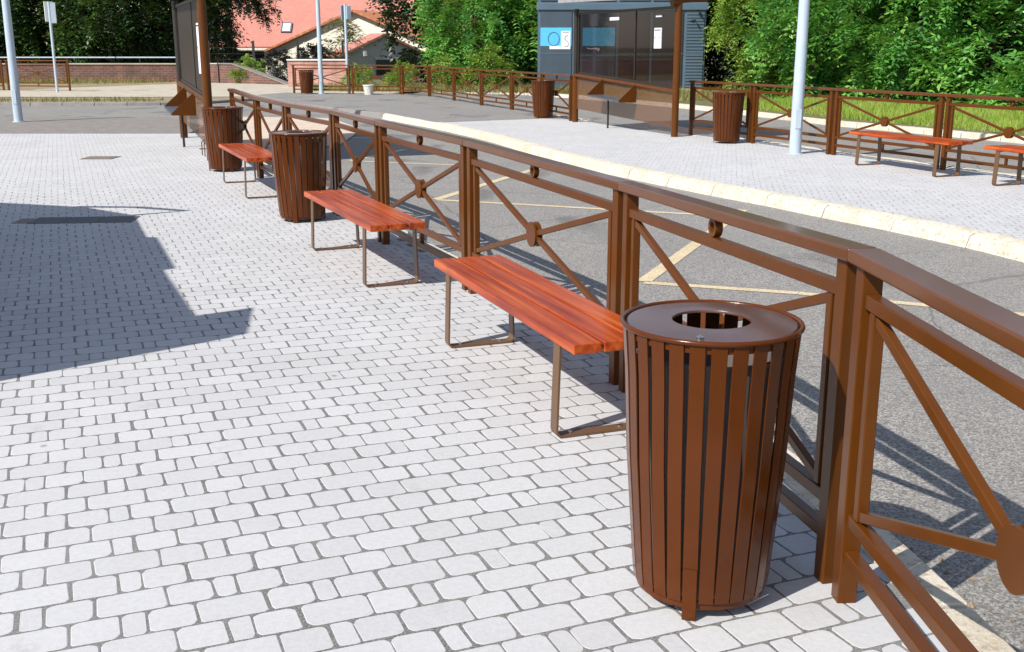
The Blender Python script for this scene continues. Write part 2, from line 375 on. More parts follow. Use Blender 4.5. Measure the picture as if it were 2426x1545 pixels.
def pave(name, poly, ang, near, far, rowh=.142, seed=1, u0=0.0, v0=0.0, gaps=(.0030, .0024)):
    """three-size paving stones in rows, each stone its own bevelled island"""
    rnd = random.Random(seed); ca, sa = math.cos(ang), math.sin(ang)
    us = [x * ca + y * sa for x, y in poly]; vs_ = [-x * sa + y * ca for x, y in poly]
    V = []; Fq = []; Fo = []
    seq = [.072, .142, .211, .142]; per = sum(seq)          # small, square, long, square
    row = int(math.floor((min(vs_) - v0) / rowh)); v = v0 + row * rowh
    while v < max(vs_):
        ph = u0 + (per / 2 if row % 2 else 0) + rnd.uniform(-.006, .006)
        u = ph + math.floor((min(us) - ph) / per) * per; k = 0
        while u < max(us):
            L = seq[k % 4]; k += 1; jt = rnd.uniform(-.0025, .0025)
            cu, cv = u + L / 2 + jt, v + rowh / 2; u += L
            x = cu * ca - cv * sa; y = cu * sa + cv * ca
            if y < near or y > far or abs(x) > .53 * y + 1.6 or not inside(x, y, poly): continue
            D = math.hypot(x, y); g = gaps[0] + .0016 * rnd.random(); ge = gaps[1] + .0018 * rnd.random()
            hw, hh = L / 2 - ge, rowh / 2 - g
            dz = rnd.uniform(-.0003, .0003); base = len(V); ring = []
            if D < 7: nseg = 3
            elif D < 14: nseg = 2
            else: nseg = 1
            for ci, (sx, sy) in enumerate(((1, 1), (-1, 1), (-1, -1), (1, -1))):
                rc = min(.028, hw * .7) * rnd.uniform(.3, 1.1); rc = min(rc, hw * .95, hh * .95)
                if nseg == 1:
                    ring.append((sx * hw, sy * hh)); continue
                for q in range(nseg + 1):
                    a = PI / 2 * (ci + q / nseg)
                    jx = rnd.uniform(-.0034, .0016) * sx if D < 8 else 0; jy = rnd.uniform(-.0026, .0010) * sy if D < 8 else 0
                    ring.append((sx * (hw - rc) + rc * math.cos(a) + jx, sy * (hh - rc) + rc * math.sin(a) + jy))
            n = len(ring); b = .0018
            tx, ty = rnd.uniform(-.0012, .0012), rnd.uniform(-.0012, .0012)
            for inset, z in ((0, -.02), (0, -.0012), (b, 0)):
                for px_, py_ in ring:
                    f = 1 - inset / max(hh, .03); ux, uy = px_ * f, py_ * f
                    uu, vv = cu + ux, cv + uy
                    V.append((uu * ca - vv * sa, uu * sa + vv * ca, z + dz + ux * tx + uy * ty))
            for lv in range(2):
                for j in range(n): Fq.append((base + lv * n + j, base + lv * n + (j + 1) % n, base + (lv + 1) * n + (j + 1) % n, base + (lv + 1) * n + j))
            Fq.append(tuple(range(base + 2 * n, base + 3 * n)))
        v += rowh; row += 1
    me = bpy.data.meshes.new(name); me.from_pydata(V, [], Fq); me.update(); me.materials.append(M['paver'])
    o = bpy.data.objects.new(name, me); COL.objects.link(o); return struct(o)

# ------------------------------------------------------------------ fence line data (metres)
J = [(1.115, 1.06, 1.09), (1.02, 3.14, 1.085), (.55, 5.25, 1.025), (-.29, 7.47, 1.045), (-1.115, 9.42, 1.045),
     (-1.77, 11.1, 1.04), (-2.58, 12.75, 1.035), (-3.27, 14.3, 1.035), (-4.15, 16.55, 1.055)]
RF = [(7.6, 11.0), (6.8, 13.15), (5.93, 15.3), (5.03, 17.45), (4.22, 19.6), (3.42, 21.5)]
LFAR = [(.75, 27.7), (0, 30.0), (-.88, 32.25), (-1.82, 35.2), (-2.8, 38.2), (-3.9, 39.8), (-5.75, 40.1), (-8.0, 40.9)]

# ------------------------------------------------------------------ ground, roads, kerbs
gm = MB()
ys = [-60, 61, 68, 120, 2500]; zs = [-.2, -.2, -1.7, -1.7, -1.7]; xs = [-2500, -200, 0, 200, 2500]
gm.add([(x, y, z) for y, z in zip(ys, zs) for x in xs], [(r * 5 + c, r * 5 + c + 1, r * 5 + c + 6, r * 5 + c + 5) for r in range(4) for c in range(4)])
struct(gm.build('ground', M['ground']))
farkerb = [(16, 8), (12.5, 15.0), (9.28, 22.23), (7.67, 25.75), (6.54, 29.43), (5.11, 33.6), (2.6, 39.2), (.2, 43.0), (-3.64, 45.3), (-8.4, 46)]
road = [(-60, -20), (40, -20), (40, 2), (18, 6)] + farkerb + [(-8.4, 38.9), (-9.4, 37.2), (-11.2, 35.1), (-60, 35.1)]
sheet('road', road, -.13, M['asphalt'])
bank = [(60, -5), (18, 4)] + [(x + .1, y + .02) for x, y in farkerb] + [(-9.5, 60.5), (60, 60.5)]
sheet('bank', bank, -.02, M['soil'])
sheet('forecourt', [(-70, 44.8), (-9.6, 44.8), (-8.5, 50), (-9.4, 60.5), (-70, 60.5)], -.034, M['dirt'])
sheet('footpath', [(-70, 39.1), (-13.0, 38.6), (-8.6, 38.9), (-8.2, 41.0), (-4.5, 41.0), (-3.6, 46.0), (-9.0, 51.5), (-14.2, 53.8), (-16, 52), (-20, 44.8), (-70, 44.8)], -.026, M['path'])
sheet('verge', [(-70, 35.1), (-11.2, 35.1), (-9.4, 37.2), (-8.5, 39.0), (-13.0, 38.7), (-70, 39.2)], -.04, M['dirt'])
lk = catmull([(-45, 35.02), (-30, 35.02), (-20, 35.02), (-11.3, 35.0), (-9.3, 37.0), (-8.4, 38.9), (-8.15, 41.2)], 1)
kerb_run('kerb', lk, [(.06, -.045), (-.12, -.02), (-.14, -.02), (-.14, -.16), (.08, -.16)][::-1], M['strip'], 1.0, .008, 2)
fk = catmull(farkerb, .5)
kerb_run('kerb', fk, [(0, -.005), (-.12, -.02), (-.14, -.15), (.05, -.15)], M['kerb'], 1.0, .008, 3)
# concrete pad and grey strip beyond the near platform
sheet('concrete_pad', [(-8.6, 27.4), (-6.55, 24.0), (-5.9, 20.9), (-4.5, 18.6), (-3.2, 20.6), (-3.3, 24.5), (-4.6, 28.4), (-7.0, 29.2)], -.112, M['concrete'])
nm = MB(); nm.prism([(-30, 21.75), (-6.35, 21.75), (-6.6, 24.0), (-8.3, 26.9), (-12.4, 27.2), (-30, 27.2)], -.15, .004)
struct(nm.build('asphalt_strip', M['strip'], bevel=.01))
# near platform
Jc = catmull([(1.25, -1.0), (1.2, .0)] + [j[:2] for j in J] + [(-4.95, 18.5), (-5.75, 20.3), (-6.35, 21.75)], .35)
edge_in = offset(Jc, .17); edge_out = offset(Jc, .37)
nearpoly = [(p.x, p.y) for p in offset(Jc, .22)] + [(-20, 21.8), (-20, -1)]
bm_ = MB(); bm_.prism([(p.x, p.y) for p in offset(Jc, .25)] + [(-30, 21.75), (-30, -1)], -.15, -.0011)
struct(bm_.build('paving_bed', M['joint']))
pave('pavement', nearpoly, R(22), 1.7, 21.85, .142, 3, -.2226 - .036, 4.12 - .071 - 28 * .142)
kerb_run('kerb', Jc, [(.20, .005), (.365, .0), (.385, -.15), (.20, -.15)], M['kerb'], 1.0, .005, 4)
# far platform
FK = [(5.2, 2.0), (4.95, 5.5), (4.6, 8.2), (4.38, 9.26), (4.15, 10.0), (3.76, 10.92), (3.42, 11.6), (2.95, 12.65), (2.45, 13.6), (1.25, 16.3), (.25, 19.3), (-.55, 21.9), (-1.75, 25.0), (-2.75, 27.2), (-3.35, 28.6)]
FKc = catmull(FK, .4)
back = [(-.5, 28.9)] + [(.62 + .3, 28.0), (1.43 + .4, 25.4), (3.07 + .4, 21.2)] + [(x + .38, y + .1) for x, y in RF[::-1]] + [(9.5, 6), (10, 2)]
farpoly = [(p.x, p.y) for p in FKc] + [(-3.1, 29.0)] + back
fm = MB(); fm.prism([(p.x + .06, p.y + .02) for p in FKc] + [(-3.1, 29.0)] + back, -.15, -.0009)
struct(fm.build('paving_bed', M['joint']))
pave('pavement', [(p.x, p.y) for p in offset(FKc, .15)] + [(-2.4, 27.6)] + back, R(-11), 5, 30, .142, 5, gaps=(.0034, .0008))
kerb_run('kerb', FKc, [(.20, .006), (.05, .006), (.0, -.02), (-.05, -.15), (.20, -.15)], M['kerb'], 1.0, .006, 4)
kerb_run('kerb', catmull(back, .5), [(-.12, .006), (.02, .006), (.03, -.15), (-.12, -.15)], M['kerb'], 1.0, .006, 3)
# asphalt apron that covers the tip of the far platform
ap = MB(); ap.prism([(-1.70, 25.0), (.62, 26.42), (1.42, 26.0), (.95, 28.0), (.3, 30.3), (-.6, 32.5), (-1.5, 35.5), (-2.4, 38.5), (-3.6, 40.4), (-8.4, 41.4), (-9.0, 39.5), (-6.5, 33.5), (-3.6, 28.9), (-3.22, 28.5), (-2.65, 27.15)], -.15, .012)
struct(ap.build('asphalt_apron', M['asphalt'], bevel=.01))
# yellow zigzag bus-stop marking and worn patches
def line(pts, w, m=M['yellow'], z=-.126):
    mb = MB(); P = [Vector((*p, 0)) for p in pts]
    for a, b in zip(P, P[1:]):
        d = (b - a).normalized(); s = Vector((d.y, -d.x, 0)) * w / 2
        mb.add([(q.x, q.y, z) for q in (a - s, a + s, b + s, b - s)], [(0, 1, 2, 3)])
    return struct(mb.build('road_marking', m))
line([(1.03, 8.40), (1.83, 10.39), (2.6, 12.3)], .12)
line([(1.03, 8.36), (2.13, 7.98), (2.91, 7.60), (3.55, 7.28), (4.3, 6.9)], .10)
line([(-.91, 13.16), (.07, 15.83), (.39, 16.62)], .12)
line([(-.91, 13.12), (.18, 12.70), (.99, 12.36), (2.2, 11.87)], .10)
line([(-2.6, 17.75), (-.82, 17.11)], .10); line([(-2.6, 17.8), (-1.9, 19.8)], .12)
line([(-3.5, 22.45), (-2.5, 22.25)], .10)
line([(2.9, 3.75), (3.7, 5.7)], .12); line([(2.9, 3.7), (5.0, 2.6)], .10)

# ------------------------------------------------------------------ railing panels
def railing(A, B, label, group, zA=1.03, zB=1.03, mat_=None, detail=True, gapA=.035, gapB=.035, z0=0.0):
    m = mat_ or M['brown']
    A = Vector((A[0], A[1], 0)); B = Vector((B[0], B[1], 0)); L = (B - A).length; d = (B - A).normalized()
    t = thing('railing_panel', (A.x, A.y, z0), math.atan2(d.y, d.x), label, 'railing', group)
    bv = .004 if detail else 0
    zt = lambda x: zA + (zB - zA) * x / L
    h = .042
    mb = MB(); mb.bar((.002, 0, zA - h / 2), (L - .002, 0, zB - h / 2), .095, h); mb.build('handrail', M['handrail'], t, bevel=.008 if detail else 0, seg=3)
    xa, xb = gapA + .03, L - gapB - .03
    for x in (xa, xb):
        mb = MB(); mb.bar((x, 0, -.02), (x, 0, zt(x) - h - .001), .06, .06); mb.build('post', m, t, bevel=bv)
    r0, r1 = xa + .031, xb - .031
    zr = lambda x: zt(x) - .138
    mb = MB(); mb.bar((r0, 0, zr(r0)), (r1, 0, zr(r1)), .042, .042); mb.build('upper_rail', m, t, bevel=bv)
    for zz in (.155, .275):
        mb = MB(); mb.bar((r0, 0, zz), (r1, 0, zz), .042, .042); mb.build('lower_rail', m, t, bevel=bv)
    i0, i1 = r0 + .052, r1 - .052
    for x in (i0, i1):
        mb = MB(); mb.bar((x, 0, .297), (x, 0, zr(x) - .0215), .034, .036); mb.build('stile', m, t, bevel=bv)
    c = Vector(((i0 + i1) / 2, 0, (.297 + zr(L / 2) - .021) / 2))
    for x, s in ((i0, 1), (i1, -1)):
        for top in (0, 1):
            z = zr(x) - .04 if top else .315
            p = Vector((x + s * .018, 0, z)); e = c + (p - c).normalized() * .055
            mb = MB(); mb.bar(p, e, .026, .032, up=(0, 0, 1)); mb.build('diagonal_bar', m, t, bevel=bv)
    mb = MB(); n = 28 if detail else 14
    mb.disc(c + Vector((0, .017, 0)), (0, 1, 0), .073, .012, n); mb.disc(c - Vector((0, .017, 0)), (0, 1, 0), .073, .012, n); mb.disc(c, (0, 1, 0), .060, .022, n)
    mb.build('disc', m, t, smooth=True)
    mb = MB(); zc = zt(L / 2) - h - .037; ro, ri, w = .0375, .021, .015
    prof = [(ro, -w), (ro, w), (ri, w), (ri, -w)]; vs = []
    for rr, yy in prof:
        for j in range(n): a = 2 * PI * j / n; vs.append((L / 2 + rr * math.cos(a), yy, zc + rr * math.sin(a)))
    mb.add(vs, [(i * n + j, i * n + (j + 1) % n, ((i + 1) % 4) * n + (j + 1) % n, ((i + 1) % 4) * n + j) for i in range(4) for j in range(n)])
    mb.build('ring', m, t, smooth=True)
    mb = MB(); mb.bar((L / 2, 0, .1765), (L / 2, 0, .2535), .03, .03); mb.build('spacer', m, t)
    return t
GN = 'brown railing panels along the near platform'
nl = ['brown cross railing panel at the lower right corner, right of the nearest litter bin',
      'brown cross railing panel directly behind the nearest litter bin, left of the railing bend',
      'brown cross railing panel directly behind the nearest red bench, with its disc above the seat',
      'brown cross railing panel behind the middle red bench, right next to that bench end',
      'brown cross railing panel between the middle red bench and the second litter bin',
      'brown cross railing panel directly behind the second litter bin',
      'brown cross railing panel just left of the second bin, behind the farthest near-side bench',
      'farthest brown cross railing panel of the near platform, beside the farthest bin and dark shelter']
for i in range(8):
    a, b = J[i], J[i + 1]
    railing(a, b, nl[i], GN, a[2], b[2])
GR = 'brown railing panels along the far platform'
rl = ['brown cross railing panel at the right picture edge behind the cut-off red bench',
      'brown cross railing panel behind the right bench gap, its disc above the far right seat',
      'brown cross railing panel behind the long red bench right of the pale lamp post',
      'brown cross railing panel crossed by the thick pale lamp post on the far platform',
      'brown cross railing panel behind the litter bin right of the far bus shelter']
for i in range(5): railing(RF[i], RF[i + 1], rl[i], GR, 1.03, 1.03)
GF = 'brown railing panels at the end of the bus station'
fl = ['brown cross railing panel behind the litter bin just left of the far bus shelter',
      'brown cross railing panel second to the left of the far bus shelter, before bushes',
      'brown cross railing panel third to the left of the far bus shelter',
      'brown cross railing panel fourth to the left of the far shelter, before green bushes',
      'brown cross railing panel fifth to the left of the far shelter, near the corner',
      'brown cross railing panel right of the small white pot, at the railing corner',
      'distant brown cross railing panel behind the small white pot',
      'distant brown cross railing panel before the pink brick wall and behind the smallest bin']
pts = [(1.43, 25.25)] + LFAR
ss = [(1.36, 25.5)] + LFAR
for i in range(8): railing(ss[i], ss[i + 1], fl[i], GF, 1.03, 1.03, detail=False)
railing((-7.4 + .0, 40.75), (-8.0, 40.92), 'x', GF) if False else None
# small railing of the footpath beyond the road
railing((-22.6, 45.0), (-20.1, 44.5), 'distant brown cross railing panel at the left picture edge before the brick wall', 'railing panels beside the far footpath', 1.15, 1.15, detail=False)
railing((-20.0, 44.48), (-17.2, 43.8), 'distant brown cross railing panel behind the slim white-plated sign post', 'railing panels beside the far footpath', 1.15, 1.15, detail=False)

# ------------------------------------------------------------------ litter bins
def make_bin():
    t = thing('litter_bin', (0, 0, 0)); m = M['bin_brown']
    n = 27; mb = MB(); rt, rb, z1, z0 = .268, .212, .822, .05
    for k in range(n):
        a = 2 * PI * k / n; ca, sa = math.cos(a), math.sin(a); w = .0228
        vs = []
        prof = [(z0, rb + .0), (z0 + .05, rb + .006), (.45, (rt + rb) / 2 + .006), (.70, rt - .010), (z1, rt)]
        for z, r in prof:
            for tt, rr in ((-w, r - .006), (w, r - .006), (w, r), (-w, r)): vs.append((ca * rr - sa * tt, sa * rr + ca * tt, z))
        q = len(prof)
        fs = [(i * 4 + j, i * 4 + (j + 1) % 4, (i + 1) * 4 + (j + 1) % 4, (i + 1) * 4 + j) for i in range(q - 1) for j in range(4)] + [(3, 2, 1, 0), tuple(range((q - 1) * 4, q * 4))]
        mb.add(vs, fs)
    mb.build('slatted_body', m, t, bevel=.0015, seg=1)
    mb = MB(); mb.lathe([(.205, .03), (.205, .055), (.20, .055), (.20, .03)], 40, closed=True); mb.build('base_hoop', m, t, smooth=True); mb = MB(); mb.lathe([(.262, .80), (.262, .822), (.256, .822), (.256, .80)], 40, closed=True); mb.build('top_hoop', m, t, smooth=True)
    mb = MB(); mb.lathe([(.2695 + .0078 * math.cos(a), .829 + .0078 * math.sin(a)) for a in [2 * PI * i / 12 for i in range(12)]], 72, closed=True)
    mb.build('rim', m, t, smooth=True)
    mb = MB(); mb.lathe([(.256, .826), (.2565, .829), (.254, .8315), (.19, .8345), (.125, .8365), (.1195, .8362), (.118, .8335), (.118, .829), (.120, .829), (.13, .8315), (.25, .8265)], 72, closed=True)
    lid = mb.build('lid', M['lid_brown'], t, smooth=True)
    mb = MB(); mb.disc((.232, 0, .836), (0, 0, 1), .011, .008, 16); mb.bar((.222, 0, .8415), (.242, 0, .8415), .004, .003); mb.build('lock', M['steel'], lid, smooth=True)
    mb = MB(); mb.lathe([(.165, .045), (.222, .745), (.230, .745), (.230, .755), (.217, .755), (.160, .052), (.0, .052), (.0, .045)], 40); mb.build('liner', M['liner'], t, smooth=True)
    for k in range(3):
        a = 2 * PI * k / 3; ca, sa = math.cos(a), math.sin(a); mb = MB()
        mb.bar((ca * .214, sa * .214, 0), (ca * .222, sa * .222, .16), .042, .009, up=(ca, sa, 0)); mb.build('foot', m, t)
    return t
bp_ = make_bin()
bins = [(.588, 3.14, R(-108), .97, 'large brown slatted litter bin in the foreground with round-holed lid'),
        (-2.06, 10.72, .4, 1.02, 'second brown slatted litter bin from the front, between two red benches'),
        (-3.93, 15.15, 1.1, 1.02, 'third brown slatted litter bin on the near platform, in front of the dark shelter'),
        (.74, 26.6, 2.0, 1.05, 'brown slatted litter bin at the left end of the far bus shelter'),
        (3.8, 19.65, .9, 1.05, 'brown slatted litter bin on the far platform right of the bus shelter'),
        (-7.35, 40.2, 1.7, 1.0, 'smallest brown litter bin, in the distance beside a slim lamp post')]
for i, (x, y, rz, s, lab) in enumerate(bins):
    o = bp_ if i == 0 else copy_tree(bp_)
    o.location = (x, y, 0.002 if i < 5 else .012); o.rotation_euler = (0, 0, rz); o.scale = (s, s, s if i else 1.04)
    tag(o, lab, 'litter bin', 'brown slatted litter bins')

# ------------------------------------------------------------------ benches (local x = length, +y = towards the railing)
def make_bench():
    t = thing('bench'); Ls = 2.0
    for k in range(3):
        mb = MB(); y = (k - 1) * .139
        n = 10; x0 = -Ls / 2; vs = []
        for i in range(n + 1):
            x = x0 + Ls * i / n; j = random.uniform(-.0015, .0015)
            vs += [(x, y - .062 + j, .426), (x, y + .062 + j, .426), (x, y + .062 + j, .470), (x, y - .062 + j, .470)]
        fs = [(i * 4 + j, (i + 1) * 4 + j, (i + 1) * 4 + (j + 1) % 4, i * 4 + (j + 1) % 4) for i in range(n) for j in range(4)] + [(0, 1, 2, 3), tuple(range(n * 4 + 3, n * 4 - 1, -1))]
        mb.add(vs, fs); mb.build('plank', M['wood'], t, bevel=.004, seg=2)
    for sx in (-.785, .785):
        path = []; w = .034; th = .011; r = .035; hw = .20
        pts = [(-hw + .012, .425), (-hw, r)] + [(-hw + r - r * math.cos(a), r - r * math.sin(a)) for a in (R(30), R(60), R(90))]
        pts += [(hw - r + r * math.sin(a), r - r * math.cos(a)) for a in (0, R(30), R(60), R(90))] + [(hw - .012, .425)]
        vs = []
        for i, (y, z) in enumerate(pts):
            a = pts[max(i - 1, 0)]; b = pts[min(i + 1, len(pts) - 1)]
            dy, dz = b[0] - a[0], b[1] - a[1]; l = math.hypot(dy, dz); ny, nz = -dz / l, dy / l
            for x, s in ((-w, 0), (w, 0), (w, 1), (-w, 1)): vs.append((sx + x, y + ny * th * s, z + nz * th * s))
        n = len(pts); mb = MB()
        mb.add(vs, [(i * 4 + j, i * 4 + (j + 1) % 4, (i + 1) * 4 + (j + 1) % 4, (i + 1) * 4 + j) for i in range(n - 1) for j in range(4)] + [(3, 2, 1, 0), tuple(range((n - 1) * 4, n * 4))])
        mb.bar((sx, -hw + .02, .419), (sx, hw - .02, .419), .05, .012)
        fr = mb.build('leg_frame', M['leg'], t, bevel=.002, seg=1)
        for y in (-.12, .12):
            mb = MB(); mb.disc((sx, y, .0135), (0, 0, 1), .011, .008, 10); mb.build('bolt', M['steel'], fr, smooth=True)
    mb = MB(); mb.bar((-.75, 0, .412), (.75, 0, .412), .04, .02); mb.build('seat_beam', M['leg'], t)
    return t
bb = make_bench()
bl = [(.092, 5.325, -.937, .35, 'nearest red plank bench, right beside the large foreground bin'),
      (-1.173, 8.395, -.919, .394, 'middle red plank bench, between the nearest bench and the second bin'),
      (-3.108, 13.073, -.921, .39, 'small-looking red plank bench between the second and third near bins'),
      (5.41, 15.18, -.933, .36, 'long red bench across the road, right of the pale lamp post'),
      (6.36, 12.78, -.933, .36, 'red bench cut off by the right picture edge on the far platform')]
for i, (x, y, dy, dx, lab) in enumerate(bl):
    o = bb if i == 0 else copy_tree(bb)
    o.location = (x, y, .001); o.rotation_euler = (0, 0, math.atan2(dy, dx)); tag(o, lab, 'bench', 'red plank benches with loop legs')

# ------------------------------------------------------------------ bus shelters (local x from far post to near post, +y = open platform side)
def shelter(A, B, label, group, railA, railB, extra, name='bus_shelter'):
    A = Vector((*A, 0)); B = Vector((*B, 0)); d = (B - A).normalized(); L = (B - A).length
    # +y local must point to the platform: rotate so that local y = left of d rotated
    t = thing(name, (A.x, A.y, 0), math.atan2(d.y, d.x), label, 'bus shelter', group)
    F = -1                                                # platform side is local -y for a run towards the camera
    mb = MB(); mb.tube([(0, 0, 0), (0, 0, railA + .03)], .068, 20); mb.build('post', M['brown'], t, smooth=True)
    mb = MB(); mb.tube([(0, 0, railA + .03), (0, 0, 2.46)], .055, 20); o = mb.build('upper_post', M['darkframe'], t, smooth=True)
    mb = MB(); mb.tube([(L, 0, 0), (L, 0, 2.50)], .066, 20); mb.build('post', M['brown'], t, smooth=True)
    mb = MB(); mb.tube([(.0, F * .02, railA), (L, F * .02, railB)], .043, 16); mb.build('rail', M['brown'], t, smooth=True)
    mb = MB(); mb.add([(.07, .0, .30), (L - .07, .0, .17), (L - .07, .0, railB - .04), (.07, .0, railA - .04)], [(0, 1, 2, 3)]); mb.v += [(x, y + .003, z) for x, y, z in mb.v]; mb.f += [(7, 6, 5, 4)]; mb.m += [0]
    mb.build('perforated_panel', M['mesh'], t)
    fr = MB(); w = .05
    z0a, z0b, z1 = railA + .06, railB + .06, 2.36
    fr.bar((.075, .02, z0a), (L - .075, .02, z0b), .04, w); fr.bar((.075, .02, z1), (L - .075, .02, z1), .04, w)
    for x in (.1, L - .1): fr.bar((x, .02, z0a + (z0b - z0a) * x / L), (x, .02, z1), w, .04)
    fr.bar((L * .62, .02, z0b), (L * .62, .02, z1), .03, .03)
    fr.build('window_frame', M['darkframe'], t)
    mb = MB(); mb.box((.12, .018, z0b), (L - .12, .026, z1 - .02)); mb.build('glass_pane', extra['glass'], t)
    xs = (L * .33, L * .66)
    for x in xs:
        rz = railA + (railB - railA) * x / L
        mb = MB(); poly = [(F * .05, rz + .03), (F * .42, rz - .30), (F * .41, rz - .33), (F * .03, rz - .34), (F * .03, rz)]
        n = len(poly); vs = [(x - .006, y, z) for y, z in poly] + [(x + .006, y, z) for y, z in poly]
        mb.add(vs, [tuple(range(n)), tuple(range(2 * n - 1, n - 1, -1))] + [(i, (i + 1) % n, n + (i + 1) % n, n + i) for i in range(n)])
        mb.build('seat_bracket', M['brown'], t)
    ra, rb = railA + (railB - railA) * .33, railA + (railB - railA) * .66
    mb = MB(); mb.bar((xs[0] + .008, F * .24, ra - .315), (xs[1] - .008, F * .24, rb - .315), .36, .03, up=(0, 0, 1)); mb.build('seat', M['darkmetal'], t, bevel=.004)
    mb = MB(); mb.tube([((xs[0] + xs[1]) / 2 - .2, F * .18, 0), ((xs[0] + xs[1]) / 2 - .2, F * .18, ra - .35)], .02, 10); mb.build('seat_leg', M['darkframe'], t, smooth=True)
    # roof: curved cantilever slab over the platform
    mb = MB(); prof = []
    for i in range(13):
        q = i / 12; prof.append((F * (.32 - 1.55 * q), 2.535 + .14 * math.sin(q * PI * .8)))
    up = [(y, z + .06) for y, z in prof]; out = prof + up[::-1]; n = len(out)
    vs = [(-.30, y, z + .06) for y, z in out] + [(L + .12, y, z - .02) for y, z in out]
    mb.add(vs, [tuple(range(n)), tuple(range(2 * n - 1, n - 1, -1))] + [(i, n + i, n + (i + 1) % n, (i + 1) % n) for i in range(n)])
    mb.build('roof', M['roofskin'], t, smooth=True)
    mb = MB(); mb.disc((L, F * .10, 2.45), (0, 1, 0), .085, .09, 18); mb.tube([(L, F * .1, 2.45), (L, -F * .6, 2.50)], .035, 10); mb.build('roof_bracket', M['brown'], t, smooth=True)
    for (x0, x1, za, zb) in extra['papers']:
        mb = MB(); mb.box((L * x0, F * .006, za), (L * x1, .012, zb)); mb.box((L * x0 + .02, F * .008, zb - .05), (L * x1 - .02, F * .0062, zb - .03), 1)
        mb.box((L * x0 + .02, F * .008, (za + zb) / 2), (L * x0 + .05, F * .0062, (za + zb) / 2 + .03), 1); mb.box((L * x1 - .06, F * .008, (za + zb) / 2), (L * x1 - .03, F * .0062, (za + zb) / 2 + .03), 1)
        mb.build('timetable', [M['paper'], M['darkframe']], t)
    for (x0, x1, za, zb) in extra.get('stickers', []):
        mb = MB(); mb.box((L * x0, F * .006, za), (L * x1, .012, zb)); mb.build('sticker', M['paper'], t)
    return t
M['roofskin'] = mat('roof_sheet', (.35, .34, .33), .5, .2)
shelter((-6.14, 20.8), (-4.5, 16.55), 'dark glazed bus shelter on the near platform with tall brown post', 'bus shelters', 1.0, .87,
        {'glass': M['tint_dark'], 'papers': [(.80, .94, 1.25, 2.0)]})
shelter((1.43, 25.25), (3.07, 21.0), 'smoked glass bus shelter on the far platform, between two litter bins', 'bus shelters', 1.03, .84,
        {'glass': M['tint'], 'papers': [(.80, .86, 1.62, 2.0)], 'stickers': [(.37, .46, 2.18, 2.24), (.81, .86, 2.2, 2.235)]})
# unseen third shelter added left of frame; roof, strut, end panel shaped to throw the long shadow on the paving
hd = Vector((math.cos(R(SUN_AZ)), math.sin(R(SUN_AZ)))) / math.tan(R(SUN_EL))
shadow = [(-7.6, 12.3), (-5.58, 11.95), (-4.56, 11.62), (-3.81, 11.02), (-3.27, 9.72), (-3.17, 9.70), (-2.58, 8.28), (-2.66, 8.23), (-2.0, 6.75), (-1.69, 6.98), (-1.57, 6.3), (-3.9, 5.0), (-6.9, 8.2)]
ZR = 2.5; roofp = [(x - hd.x * ZR, y - hd.y * ZR) for x, y in shadow]
t = thing('bus_shelter', (-5.4, 6.0, 0), 0, 'unseen solid-ended bus shelter left of the picture, shaped to throw the dark shadow on the paving', 'bus shelter', 'bus shelters')
loc = lambda p: (p[0] + 5.4, p[1] - 6.0)
mb = MB(); mb.prism([loc(p) for p in roofp[::-1]], ZR - .05, ZR); mb.build('roof', M['roofskin'], t)
c0 = loc(roofp[10]); c1 = (c0[0] - 2.2, c0[1] - .75)
mb = MB(); mb.bar((c0[0] - .03, c0[1] - .01, ZR / 2 - .026), (c1[0], c1[1], ZR / 2 - .026), .06, ZR - .054); mb.build('end_panel', M['darkframe'], t)
for p in (loc((roofp[1][0] - .6, roofp[1][1] - .5)), (c1[0], c1[1] + 1.3)):
    mb = MB(); mb.tube([(*p, 0), (*p, ZR - .052)], .06, 16); mb.build('post', M['brown'], t, smooth=True)
tp = [(-4.62, 11.66), (-3.95, 11.62), (-3.36, 11.36), (-3.84, 11.03)]
mb = MB(); mb.tube([(*loc((x - hd.x * ZR, y - hd.y * ZR)), ZR - .03) for x, y in tp], .045, 8); mb.build('roof_strut', M['brown'], t, smooth=True)

# ------------------------------------------------------------------ lamp posts and signs
def lamp(x, y, r, H, label, z0=0.0):
    t = thing('lamp_post', (x, y, z0), 0, label, 'lamp post', 'pale grey lamp posts')
    mb = MB(); mb.tube([(0, 0, 0), (0, 0, H * .5), (0, 0, H)], r, 24, True, 0, r * .62); mb.build('pole', M['lamp'], t, smooth=True)
    mb = MB(); mb.lathe([(r + .035, 0), (r + .035, .012), (r + .004, .016), (r + .002, .0)], 24); mb.build('base_flange', M['lamp'], t, smooth=True)
    mb = MB(); mb.box((r - .085, -.002 - r, .45), (r - .075, -r + .012, .75)) if False else mb.bar((-.045, -r * .985, .55), (.045, -r * .985, .55), .012, .3); mb.build('service_door', M['lamp'], t, bevel=.004)
    mb = MB(); mb.tube([(0, 0, H - .05), (.5, -.2, H + .25), (1.2, -.5, H + .3)], .035, 10); mb.build('arm', M['lamp'], t, smooth=True)
    mb = MB(); mb.box((1.1, -.62, H + .25), (1.75, -.38, H + .36)); mb.build('lamp_head', M['lamp'], t, bevel=.03)
    return t
lamp(4.5, 17.6, .095, 6.5, 'thick pale blue-grey lamp post on the far platform between bin and long bench', .0)
lamp(-11.16, 25.2, .098, 6.5, 'thick blue-grey lamp post near the left picture edge beside the road', .004)
lamp(-6.85, 40.3, .085, 6.5, 'slim pale lamp post in the distance in front of the cream house', .012)
t = thing('sign_post', (-17.27, 42.6, -.026), 0, 'slim grey sign post with a white plate seen from the side, before the brick wall', 'sign', 'slim sign posts seen edge-on')
